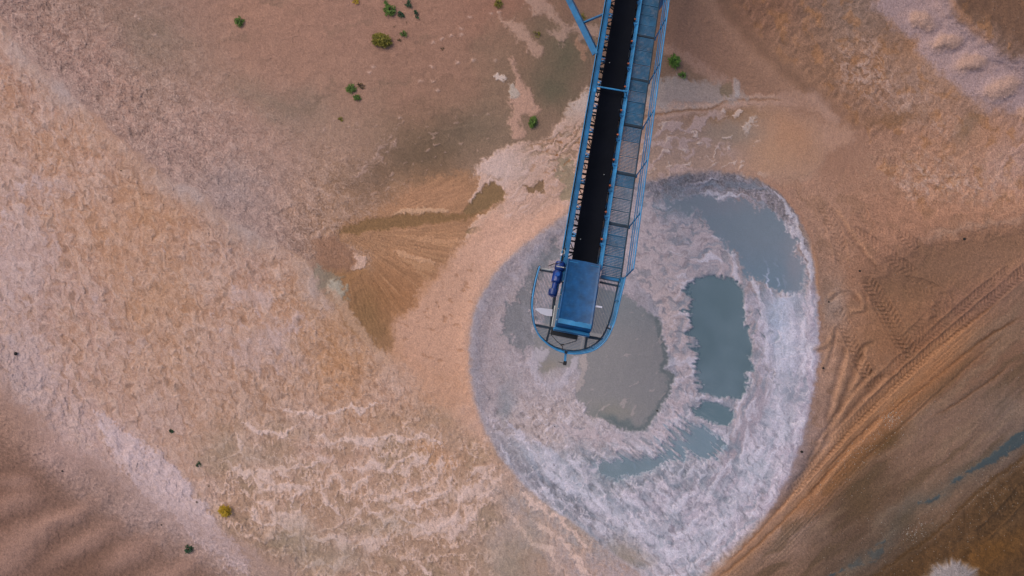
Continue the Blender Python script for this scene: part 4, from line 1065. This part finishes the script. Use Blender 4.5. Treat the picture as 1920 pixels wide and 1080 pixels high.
# walkway along the east side
beams = [-.40+2.09*i for i in range(11)]
for i in range(len(beams)-1):
    s0, s1 = beams[i]+.05, beams[i+1]-.05
    n = 3 if i % 2 == 0 else 4
    if i == 0: n = 5
    for k in range(n):
        a0 = s0+(s1-s0)*k/n; a1 = s0+(s1-s0)*(k+1)/n-.012
        blue = (i == 0) or (i >= 3) or rnd.random() < .15
        wd = .036 if blue else .026
        if blue and rnd.random() < .4: wd = .042
        b = MB(); dz = rnd.uniform(-.006, .006)
        s = a0
        b.box(.655, .668, a0, a1, -.165+dz, -.125+dz); b.box(1.325, 1.338, a0, a1, -.165+dz, -.125+dz)
        b.box(.668, 1.325, a0, a0+.010, -.16+dz, -.122+dz)
        while s < a1-.02:
            b.box(.668, 1.325, s+.012, min(s+.012+wd, a1), -.150+dz, -.128+dz); s += .058
        for c in (.80, .93, 1.06, 1.19): b.box(c-.004, c+.004, a0, a1, -.168+dz, -.152+dz)
        b.build('grating_panel', M_GRATE if blue else M_GALV, conv)
for s in beams:
    MB().box(.645, 1.40, s-.045, s+.045, -.24, -.115).build('floor_beam', M_DARK if s > 0 else M_BLUE, conv, .004)
b = MB(); b.box(1.342, 1.375, -.42, S_END-1.6, -.23, -.08); b.build('toe_board', M_DARK, conv, .003)
b = MB(); b.box(.66, 1.33, -.40, S_END-1.6, -.36, -.335)
# guard rail: leaning posts, three rails
def rp(s, n): return L(1.40+.115*(n+.15)/1.25, s, n)
for s in beams:
    b = MB(); b.bar(L(1.39, s, -.18), rp(s, 1.12), .045, .03, A); b.box(1.375, 1.43, s-.05, s+.05, -.22, -.10)
    b.build('rail_post', M_BLUE, conv, .003)
for n_, r_ in ((1.12, .026), (.88, .016), (.62, .020), (.38, .020)):
    b = MB(); b.tube([rp(s, n_+.004*math.sin(s*2.2+n_*5)) for s in [-.40+.5*q for q in range(0, 42)]], r_, 8)
    b.build('guard_rail', M_LIGHT if n_ > .7 else M_BLUE, conv, sm=True)

# level head platform with rounded end
ZF = 10.02
railpx = [(1012,499),(1006,520),(1001,543),(998,568),(999,590),(1003,612),(1011,629),(1024,643),(1040,654),(1057,660.5),(1076,663.5),(1098,661.5),(1119,653.5),(1136,638),(1147,618),(1155,595),(1162,565),(1168,540),(1172.5,521)]
ring = [W(a, c, 11.10) for a, c in smooth(railpx, False, 4)]
def at_z(p, z): return Vector((p.x, p.y, z))
# floor edge channel
b = MB()
for p, q in zip(ring[:-1], ring[1:]): b.bar(at_z(p, ZF-.04), at_z(q, ZF-.04), .05, .12, (0, 0, 1))
b.build('platform_edge', M_DARK, conv)
b = MB(); b.tube([at_z(p, 11.10) for p in ring], .027, 8); b.build('platform_rail', M_LIGHT, conv, sm=True)
b = MB(); b.tube([at_z(p, 10.62) for p in ring], .022, 8); b.build('platform_rail', M_BLUE, conv, sm=True)
# curved sheet guard on the east half of the rail, three sheets
def sheet_guard(i0, i1, z0, z1):
    b = MB()
    for p, q in zip(ring[i0:i1], ring[i0+1:i1+1]):
        b.bar(at_z((p), (z0+z1)/2), at_z(q, (z0+z1)/2), .012, z1-z0, (0, 0, 1))
    return b.build('guard_sheet', M_LIGHT, conv)
nR = len(ring)-1
for i0, i1 in [(int(nR*.50), int(nR*.655)), (int(nR*.665), int(nR*.785)), (int(nR*.80), nR)]: sheet_guard(i0, i1, 10.34, 11.02)
b = MB()
for p, q in zip(ring[:-1], ring[1:]): b.bar(at_z(p, ZF+.09), at_z(q, ZF+.09), .01, .14, (0, 0, 1))
b.build('toe_board', M_BLUE, conv)
for i in (0, 10, 20, 29, 38, 47, 56, 64, nR):
    i = min(i, nR); p = ring[i]; MB().bar(at_z(p, ZF-.05), at_z(p, 11.10), .045, .045, Cx).build('rail_post', M_DARK if i in (0, 56) else M_BLUE, conv)
# grating: clipped bars inside the outline
inner = [(p.x, p.y) for p in ring]
def clip(pt, d):
    """crossings of the line pt + t d with the platform outline"""
    ts = []; P = inner
    for i in range(len(P)):
        (x0, y0), (x1, y1) = P[i], P[(i+1) % len(P)]
        ex, ey = x1-x0, y1-y0; den = d[0]*ey-d[1]*ex
        if abs(den) < 1e-9: continue
        t = ((x0-pt[0])*ey-(y0-pt[1])*ex)/den; w_ = ((x0-pt[0])*d[1]-(y0-pt[1])*d[0])/den
        if -1e-9 <= w_ < 1: ts.append(t)
    return sorted(ts)
Fh = Vector((A.x, A.y, 0)).normalized(); Ch = Cx.copy(); HO = Vector((O.x, O.y, 0))
cross_s = -2.42                                       # cross beam position along the boom in plan
def floor_bars(lo, hi, along, c_lo, c_hi, name):
    b = MB(); step = .050; wd = .016
    if along:
        c = c_lo
        while c < c_hi:
            p = HO+Ch*c; ts = clip((p.x, p.y), (Fh.x, Fh.y))
            if len(ts) >= 2:
                t0, t1 = max(ts[0]+.03, lo), min(ts[-1]-.03, hi)
                if t1 > t0+.03: q0 = p+Fh*t0; q1 = p+Fh*t1; b.bar(at_z(q0, ZF-.02), at_z(q1, ZF-.02), wd, .03, (0, 0, 1))
            c += step
    else:
        s = lo
        while s < hi:
            p = HO+Fh*s; ts = clip((p.x, p.y), (Ch.x, Ch.y))
            if len(ts) >= 2:
                t0, t1 = max(ts[0]+.03, c_lo), min(ts[-1]-.03, c_hi)
                if t1 > t0+.03: q0 = p+Ch*t0; q1 = p+Ch*t1; b.bar(at_z(q0, ZF-.02), at_z(q1, ZF-.02), wd, .03, (0, 0, 1))
            s += step
    return b.build(name, M_GALV, conv)
floor_bars(cross_s+.05, -.50, True, -1.6, -.72, 'floor_grating')
floor_bars(cross_s+.05, -.42, True, .56, 1.5, 'floor_grating')
floor_bars(-4, cross_s-.05, False, -1.6, -.80, 'floor_grating')
floor_bars(-4, cross_s-.05, False, -.74, .42, 'floor_grating')
floor_bars(-4, cross_s-.05, False, .49, 1.6, 'floor_grating')
def fb(px0, py0, px1, py1, w=.085, z=ZF+.01): MB().bar(W(px0, py0, z), W(px1, py1, z), w, .14, (0, 0, 1)).build('floor_beam', M_DARK, conv, .004)
fb(1012,506,1046,512, .07); fb(1124,529,1163,537, .07); fb(1003,609,1038,616, .08); fb(1098,631,1133,636.5, .08); fb(1031,616,1024,642, .07); fb(1100,633,1096,659, .07)
fb(1047,500,1033,612, .10)  # dark strip laid along the gap between motor and hood
# loose pale rod beside the hood
MB().tube([W(1041,573,ZF+.12), W(1035,612,ZF+.12)], .03, 8).build('guide_rod', M_STEEL, conv, sm=True)

# head hood: dished cover with rolled edges, front lip, cross member and a dark strip beneath
b = MB()
hp = [(-.60, -.05), (-.60, .16), (-.575, .185), (-.545, .165), (-.52, .150), (0, .185), (.47, .150), (.50, .165), (.535, .185), (.56, .16), (.56, -.05)]
srows = [-.13+.0, -.16] + [-.16-2.06*q/12 for q in range(1, 13)] + [-2.30, -2.40, -2.46, -2.50]
drop = [0, 0]+[0]*12+[-.01, -.04, -.12, -.30]
base = 0
for j, (s, dd) in enumerate(zip(srows, drop)):
    for c, n in hp:
        b.v.append(L(c*1.0, s, n+dd*(1 if n > 0 else 0)+.10))
K = len(hp)
for j in range(len(srows)-1):
    for k in range(K-1): b.f.append([j*K+k, j*K+k+1, (j+1)*K+k+1, (j+1)*K+k])
b.f.append(list(range(K)))
hood = b.build('hood', M_HOOD, conv, sm=True)
sol = hood.modifiers.new('s', 'SOLIDIFY'); sol.thickness = .012
MB().bar(L(-.575, -2.375, .272), L(.535, -2.375, .272), .17, .020).build('front_lip', M_LIGHT, hood, .006)  # paler paint stands in for sky light on the sloping front
for s in (-.22,):
    MB().bar(L(-.60, s, .275), L(.56, s, .275), .03, .012).build('seam', M_BLUE, hood)
MB().box(-.66, .57, -2.60, -2.51, -.24, -.10).build('front_beam', M_LIGHT, conv, .006)
MB().box(-.64, .55, -2.60, -.1, -.16, -.06).build('side_plate', M_BLUE, conv, .004)
b = MB(); b.bar(W(1033,622,ZF+.08), W(1083,632,ZF+.08), .20, .10, (0, 0, 1)); b.build('dark_strip', M_BLACK, conv, .01)
b = MB(); b.tube([L(-.50, -2.15, -.12), L(.48, -2.15, -.12)], .22, 20); b.build('head_drum', M_DARK, conv, sm=True)
for s in (-.4, -.9, -1.4, -1.9, -2.3):
    b = MB(); b.tube([L(.585, s, .02), L(.585, s, .05)], .018, 6); b.tube([L(-.62, s, .05), L(-.62, s, .08)], .018, 6); b.build('bolt', M_STEEL, conv)

# geared motor on the west side
mot = bpy.data.objects.new('drive_motor', None); COL.objects.link(mot); mot.parent = conv
def ML(c, s, n): return L(c, s, n)
mc = -.85
b = MB(); b.tube([ML(mc+.03, -.22, .06), ML(mc+.03, -.26, .06), ML(mc+.025, -.50, .06), ML(mc+.02, -.56, .06)], [.12, .17, .17, .12], 16); b.box(mc-.10, mc+.13, -.50, -.30, -.14, .10)
b.build('gearbox', M_NAVY, mot, .006, sm=True)
b = MB(); b.tube([ML(mc+.01, -.56, .04), ML(mc, -.60, .04), ML(mc-.01, -.98, .04), ML(mc-.02, -1.02, .04)], [.11, .170, .170, .11], 12)
for q in range(7): b.box(mc-.155, mc+.145, -.64-.05*q, -.625-.05*q, .0, .08)
b.build('motor_body', M_NAVY, mot, .003, sm=True)
b = MB(); b.tube([ML(mc-.005, -.76, .15), ML(mc-.005, -.76, .26), ML(mc-.005, -.76, .275)], [.085, .085, .07], 8); b.build('junction_box', paint_mat("enamel cap", (.008, .075, .32), .35, .1), mot)
b = MB(); b.tube([ML(mc-.02, -1.02, .03), ML(mc-.03, -1.26, .03)], [.095, .095], 14); b.build('coupling', M_NAVY, mot, sm=True)
b = MB(); b.tube([ML(mc-.035, -1.24, .03), ML(mc-.04, -1.27, .03), ML(mc-.045, -1.46, .03), ML(mc-.05, -1.50, .03)], [.11, .155, .15, .10], 16); b.box(mc-.20, mc-.13, -1.45, -1.25, -.03, .06)
b.build('fan_cover', M_NAVY, mot, sm=True)
MB().box(mc-.035, mc+.02, -.96, -.92, .193, .20).build('name_plate', M_WHITE, mot)
MB().box(mc-.02, mc+.01, -.655, -.625, .193, .20).build('name_plate', M_WHITE, mot)
MB().bar(ML(mc-.10, -.47, .23), ML(mc+.17, -.47, .23), .03, .02).build('torque_arm', M_STEEL, mot)
b = MB(); b.tube([W(1014,504,10.35), W(1030,506,10.35), W(1036,505,10.35)], [.02, .035, .02], 8); b.build('rail_clamp', M_STEEL, conv, sm=True)
b = MB(); b.tube([W(1028,499,10.4), W(1038,495,10.42), W(1046,494,10.45), W(1053,492,10.4), W(1057,482,10.2), W(1059,480,10.15)], .016, 6); b.build('power_cable', M_BLACK, conv, sm=True)
b = MB(); b.box(-.86, -.80, .05, .13, -.08, .02); b.build('cable_gland', M_WHITE, conv, .008)
b = MB(); b.tube([L(-.80+.07*math.cos(t), .16+.09*math.sin(t), .05) for t in [x*.35 for x in range(-3, 12)]], .008, 6); b.build('cable_loop', M_STEEL, conv, sm=True)
MB().tube([L(-.76, .10, .0), L(-.74, .34, .02)], .035, 8).build('conduit', M_BLACK, conv, sm=True)
# pale sheets standing on the platform
q = [(1002,579),(1013,577),(1036,580),(1035,593),(1025,592),(1014,588)]
b = MB(); b.prism([(W(a, c, 10.15).x, W(a, c, 10.15).y) for a, c in q][::-1], 10.14, 10.16); b.build('splash_sheet', M_WHITE, conv)
MB().bar(W(1113,573.5,10.75), W(1129,576,10.75), .06, .03, (0, 0, 1)).build('scraper_arm', M_WHITE, conv, .005)
# wire bridle and lamp pole at the front
b = MB(); b.tube([W(1031,625,10.12), W(1044,640,10.12), W(1053,647,10.12)], .010, 6); b.tube([W(1083,634,10.12), W(1081,639,10.12), W(1068,643,10.12), W(1054,647,10.12)], .010, 6)
b.tube([W(1053,646,10.12), W(1055,652,10.2), W(1054,658,10.5)], .014, 6); b.tube([W(1051,647,10.13), W(1057,646,10.13)], .025, 6); b.build('wire_bridle', M_BLACK, conv)
b = MB(); b.bar(W(1061,658,10.95), W(1059,680,10.95), .075, .05, (0, 0, 1)); b.build('lamp_arm', M_LIGHT, conv, .005)
b = MB(); b.tube([W(1059,659,11.1), W(1063,662,11.1)], .045, 8); b.build('clamp', M_BLACK, conv)
b = MB(); b.bar(W(1060,677,10.93), W(1058.5,684.5,10.93), .11, .10, (0, 0, 1)); b.bar(W(1057,681,10.93), W(1047,678.5,10.93), .02, .02, (0, 0, 1)); b.tube([W(1059,681,10.9), W(1059,681,10.8)], [.05, .07], 10)
b.build('work_lamp', M_BLACK, conv, .005)

# support legs under the boom, part of the same machine
def leg(c0, s0, c1, s1, w, mat, name='support_leg'):
    a = L(c0, s0, -.16); e = L(c1, s1, 0); e.z = 0.15
    b = MB(); b.bar(a, e, w, .10, A); b.bar(a+Cx*(-w*.62 if c0 < 0 else w*.62), e+Cx*(-w*.62 if c0 < 0 else w*.62), .04, .14, A)
    foot = MB(); foot.bar(e+Vector((-.25, 0, -.08)), e+Vector((.25, 0, -.08)), .5, .14, (0, 0, 1)); 
    o = b.build(name, mat, conv, .005); foot.build('foot_plate', M_DARK, o); return a, e
aL, eL = leg(-.70, 8.75, -4.6, 17.2, .30, M_BLUE)
aR, eR = leg(.30, 9.3, 3.4, 17.6, .25, M_BLUE)
for t in (.21, .45, .7):
    p = aL.lerp(eL, t); MB().bar(p, L(-.66, (p-O).dot(A), -.10), .07, .07).build('leg_brace', M_BLUE, conv)
b = MB(); e = L(0, S_END-.4, -.3); b.bar(L(-.6, S_END-.4, -.2), Vector((e.x-.6, e.y, .1)), .14, .14, A); b.bar(L(.6, S_END-.4, -.2), Vector((e.x+.6, e.y, .1)), .14, .14, A); b.build('tail_frame', M_BLUE, conv)
for c, s, lab in [(.20, 3.45, 'white pebble on the east side of the belt, halfway down the boom'), (-.27, .75, 'white pebble on the belt just above the hood'), (-.26, 8.3, 'white pebble riding the upper belt above the arch bar')]:
    bm = bmesh.new(); bmesh.ops.create_icosphere(bm, subdivisions=1, radius=.02)
    for v in bm.verts: v.co *= rnd.uniform(.7, 1.15)
    me2 = bpy.data.meshes.new('pebble'); bm.to_mesh(me2); bm.free(); me2.materials.append(M_STEEL)
    o = bpy.data.objects.new('pebble', me2); COL.objects.link(o); o.location = L(c, s, .02+abs(c)*.3); tag(o, lab, 'pebble', 'pebbles riding on the belt')
# ---------------------------------------------------------------- weeds
def leaf_mat(name, c0, c1):
    m, nt, pb = newmat(name); oi = nt.nodes.new('ShaderNodeTexCoord')
    n = nt.nodes.new('ShaderNodeTexNoise'); n.inputs['Scale'].default_value = 9; n.inputs['Detail'].default_value = 3
    nt.links.new(oi.outputs['Object'], n.inputs['Vector'])
    r = nt.nodes.new('ShaderNodeValToRGB'); r.color_ramp.elements[0].color = tuple(c0)+(1,); r.color_ramp.elements[1].color = tuple(c1)+(1,)
    r.color_ramp.elements[0].position = .35; r.color_ramp.elements[1].position = .65
    nt.links.new(n.outputs['Fac'], r.inputs[0]); nt.links.new(r.outputs[0], pb.inputs['Base Color']); pb.inputs['Roughness'].default_value = .7
    return m
G_GREEN = leaf_mat("green leaves", (.045, .10, .010), (.12, .20, .022))
G_BRIGHT = leaf_mat("bright green leaves", (.05, .13, .010), (.15, .26, .03))
G_DARK = leaf_mat("dark green leaves", (.006, .035, .012), (.018, .075, .022))
G_OLIVE = leaf_mat("olive leaves", (.11, .095, .008), (.27, .22, .018))
G_YELLOW = leaf_mat("yellow leaves", (.34, .20, .008), (.62, .40, .015))
G_DRY = leaf_mat("dry brown leaves", (.06, .035, .015), (.14, .075, .02))
M_STEM = leaf_mat("stems", (.05, .045, .015), (.09, .07, .03))
def weed(u, v, r, mat, label, cat, n=60, asp=1.0, ang=0, tall=.5, seed=0, blade=.25, kind='tuft', shoot=None, group='weeds growing on the pit floor', name='weed'):
    """r in metres; blades and small leaves round a root, parts stems and leaves"""
    R = random.Random(seed*13+int(u)); p = on_ground(u, v)
    root = bpy.data.objects.new(name, None); COL.objects.link(root); root.location = p-Vector((0, 0, .02)); tag(root, label, cat, group)
    vs, fs, sv, sf = [], [], [], []
    ca, sa = math.cos(math.radians(ang)), math.sin(math.radians(ang))
    for i in range(n):
        t = R.uniform(0, 2*math.pi); q = math.sqrt(R.random())*r
        x, y = q*math.cos(t), q*math.sin(t)*asp; x, y = x*ca-y*sa, x*sa+y*ca
        h = tall*r*(1.15-(q/r)**2*.8)*R.uniform(.55, 1.1)
        if shoot and i < n*.12: f_ = R.random()*1.9; x, y = shoot[0]*r*f_, shoot[1]*r*f_; h = tall*r*.6
        b0 = Vector((x*.12, y*.12, 0)); e = Vector((x, y, h)); m_ = b0.lerp(e, .55)+Vector((0, 0, h*.25))
        w = .007; k = len(sv); pr = Vector((-y, x, 0)).normalized()*w if (x or y) else Vector((w, 0, 0))
        sv += [b0-pr, b0+pr, m_+pr, m_-pr, e]; sf += [(k, k+1, k+2, k+3), (k+3, k+2, k+4)]
        for j in range(5 if kind == 'tuft' else 9):
            f = R.uniform(.35, 1.02); c = (b0.lerp(m_, f/.55) if f < .55 else m_.lerp(e, (f-.55)/.45))
            l = blade*r*R.uniform(.5, 1.1); tt = math.atan2(y, x)+R.gauss(0, .9); d = Vector((math.cos(tt), math.sin(tt), R.uniform(-.1, .6))).normalized()
            sd_ = d.cross(Vector((0, 0, 1))).normalized()*l*R.uniform(.14, .26); up = Vector((0, 0, l*.06))
            k = len(vs); vs += [c, c+d*l*.5+sd_+up, c+d*l, c+d*l*.5-sd_+up]; fs += [(k, k+1, k+2), (k, k+2, k+3)]
    mesh_obj('stems', sv, sf, M_STEM, root); mesh_obj('leaves', vs, fs, mat, root)
    return root
weed(716,77,.52,G_OLIVE,'largest bush of all, round and olive yellow, below the green weeds near the top','bush',240,.66,-12,.7,1,.20,'bush',name='bush')
weed(423,957,.33,G_YELLOW,'bright yellow orange bush on the pale sand of the lower left','bush',170,.95,-20,.8,2,.22,'bush',name='bush')
weed(731,19,.30,G_GREEN,'green weed with a long shoot pointing to the upper left, above the olive bush','weed',70,1.1,0,.8,3,.45,shoot=(-.75,1.3))
weed(752,29,.20,G_DARK,'small dark green weed just right of the weed with the long shoot','weed',30,.55,-40,.8,4,.5)
weed(766,9,.18,G_DARK,'small dark weed close to the top edge, uppermost in the green cluster','weed',30,1.0,0,.9,5,.5,shoot=(0,1.0))
weed(781,28,.22,G_DARK,'thin dark sprig, rightmost of the green cluster at the top','weed',18,.25,-70,.6,6,.5)
weed(757,64,.18,G_GREEN,'small olive and green weed to the upper right of the large olive bush','weed',36,1,0,.9,7,.4)
weed(749,76,.09,G_DRY,'tiny reddish dry sprig beside the right end of the olive bush','weed',14,1,0,.8,8,.6)
weed(668,4,.17,G_YELLOW,'small orange tuft cut by the top edge, left of the green cluster','weed',34,1,0,.9,9,.4)
weed(659,167,.24,G_GREEN,'dark green weed, upper left of the group of three below the olive bush','weed',56,1.1,-50,.8,10,.4)
weed(670,184,.20,G_GREEN,'dark green weed, lowest of the group of three below the olive bush','weed',50,.8,-20,.8,11,.4)
weed(677,161,.20,G_DRY,'sparse brown weed, right hand one of the group of three below the olive bush','weed',14,.6,-40,.7,12,.5)
weed(639,224,.15,G_OLIVE,'tiny yellow green weed alone beside a white crust patch, left of the brown fan','weed',26,.7,-20,.8,13,.4)
weed(449,42,.24,G_GREEN,'lone round green weed near the top, furthest left of the upper weeds','weed',60,1.05,0,.8,14,.4)
weed(934,8,.22,G_OLIVE,'yellow green tuft at the top edge between the green cluster and the conveyor','weed',44,1.0,0,1,15,.4)
weed(1006,64,.20,G_OLIVE,'thin sparse weed in the pale stream below the top edge','weed',16,1,0,.8,16,.4)
weed(999,229,.30,G_GREEN,'upright green weed at the foot of the pink crust stream, west of the conveyor','weed',80,.6,75,.8,17,.35)
weed(1090,33,.26,G_OLIVE,'dull olive weed right beside the blue support leg of the conveyor','weed',60,.9,0,.5,18,.2)
weed(1264,116,.32,G_BRIGHT,'bright green weed east of the walkway, larger of two','weed',80,1.0,0,.9,19,.4)
weed(1279,143,.22,G_BRIGHT,'pale green weed below the larger bright one, east of the walkway','weed',40,1.0,0,.8,20,.35)
weed(322,808,.13,G_DARK,'small dark star shaped weed at the edge of the white crust, lower left','weed',12,.6,0,.6,21,.7)
weed(372,871,.14,G_DARK,'small dark green weed above the yellow bush','weed',18,1,0,.8,22,.6)
weed(355,1029,.22,G_DARK,'dark green weed on the brown bank at the bottom left','weed',40,1,0,.7,23,.45)
weed(390,910,.07,G_DRY,'tiny brown sprig between the yellow bush and the small green weed','weed',10,1,0,.8,24,.6)
weed(369,941,.06,G_DRY,'tiny brown sprig left of the yellow bush','weed',10,1,0,.8,25,.6)
weed(829,91,.09,G_DRY,'tiny faded sprig alone between the olive bush and the streams','weed',12,1,0,.8,26,.5)
weed(740,50,.06,G_DRY,'tiny dry sprig nearest above the olive bush','weed',8,1,0,.8,27,.6)
weed(762,43,.06,G_DRY,'tiny dry sprig between the thin dark sprig and the small olive and green weed','weed',8,1,0,.8,28,.6)
weed(1684,433,.12,G_DRY,'dry twig on the tracked sand at the top of the tyre print','twig',6,1,60,.5,29,.3,group='twigs',name='twig')

# ---------------------------------------------------------------- stones
def rock_mat(name, c, v=.3):
    m, nt, pb = newmat(name); n = nt.nodes.new('ShaderNodeTexNoise'); n.inputs['Scale'].default_value = 14
    r = nt.nodes.new('ShaderNodeValToRGB'); r.color_ramp.elements[0].color = tuple(x*(1-v) for x in c)+(1,); r.color_ramp.elements[1].color = tuple(x*(1+v) for x in c)+(1,)
    nt.links.new(n.outputs['Fac'], r.inputs[0]); nt.links.new(r.outputs[0], pb.inputs['Base Color']); pb.inputs['Roughness'].default_value = .85
    return m
M_ROCK = rock_mat("dark stone", (.012, .010, .009)); M_PEB = rock_mat("pale pebble", (.42, .38, .33))
def rock_geo(r, R):
    bm = bmesh.new(); bmesh.ops.create_icosphere(bm, subdivisions=2, radius=r); s = (R.uniform(.8, 1.3), R.uniform(.7, 1.1), R.uniform(.5, .8))
    for v in bm.verts: v.co = Vector((v.co.x*s[0], v.co.y*s[1], v.co.z*s[2]))*(1+R.uniform(-.14, .14))
    return bm
R = random.Random(3)
for u, v, r, lab in [(30,663,.09,'dark stone on the pale crust by the left edge'), (117,883,.05,'small dark stone on the bank at the lower left'),
                     (303,984,.04,'tiny dark stone on the brown slope between the bank crest and the yellow bush'), (1503,847,.08,'dark stone on the sand at the south east rim of the basin'),
                     (1543,690,.06,'small dark stone east of the basin, beside the smooth ruts'), (1554,566,.05,'dark stone just above the left tyre print'),
                     (1612,508,.05,'dark stone between the basin and the shaded bank'), (1808,448,.06,'dark stone on the crest of the shaded bank at the right'),
                     (1232,770,.05,'dark stone at the eastern end of the grey slurry, near the crust'), (1040,478+322,.03,'tiny dark stone in the pinkish lumps south west of the platform'), (227,320,.04,'tiny dark stone on the orange sand of the left slope'), (1039,1072-200,.03,'tiny dark stone on the crust south of the lumps')]:
    bm = rock_geo(r, R); me2 = bpy.data.meshes.new('stone'); bm.to_mesh(me2); bm.free(); me2.materials.append(M_ROCK)
    o = bpy.data.objects.new('stone', me2); COL.objects.link(o); o.location = on_ground(u, v)+Vector((0, 0, r*.3)); tag(o, lab, 'stone', 'dark stones on the pit floor')
# pale grit thrown along the haul road: far too many to count
vs, fs = [], []
def grit(cx, cy, rx, ry, ang, n, r0, r1):
    c, s = math.cos(math.radians(ang)), math.sin(math.radians(ang))
    for _ in range(n):
        a, b_ = R.gauss(0, rx), R.gauss(0, ry); u = cx+a*c-b_*s; v = cy+a*s+b_*c
        if not (-50 < u < 1970 and -50 < v < 1130): continue
        r = R.uniform(r0, r1); p = on_ground(u, v); k = len(vs)
        for d in ((1,0,0),(0,1,0),(-1,0,0),(0,-1,0),(0,0,.8)): vs.append(p+Vector(d)*r*R.uniform(.7, 1.2)+Vector((0, 0, .004)))
        fs.extend([(k,k+1,k+4),(k+1,k+2,k+4),(k+2,k+3,k+4),(k+3,k,k+4)])
grit(1672,785,14,10,-30,90,.012,.030); grit(1625,835,45,12,-38,150,.010,.024); grit(1585,880,60,30,-38,90,.009,.020)
grit(1715,995,20,8,-35,60,.012,.026); grit(1850,930,90,20,-38,110,.009,.022); grit(1750,800,140,120,-38,320,.007,.018)
grit(1800,1000,100,40,-38,140,.008,.018); grit(1640,1040,150,30,-40,130,.008,.018); grit(1880,90,50,40,0,90,.008,.018)
g_ = mesh_obj('gravel', vs, fs, M_PEB); tag(g_, 'fine pale gravel scattered along the dark haul road', kind='stuff')
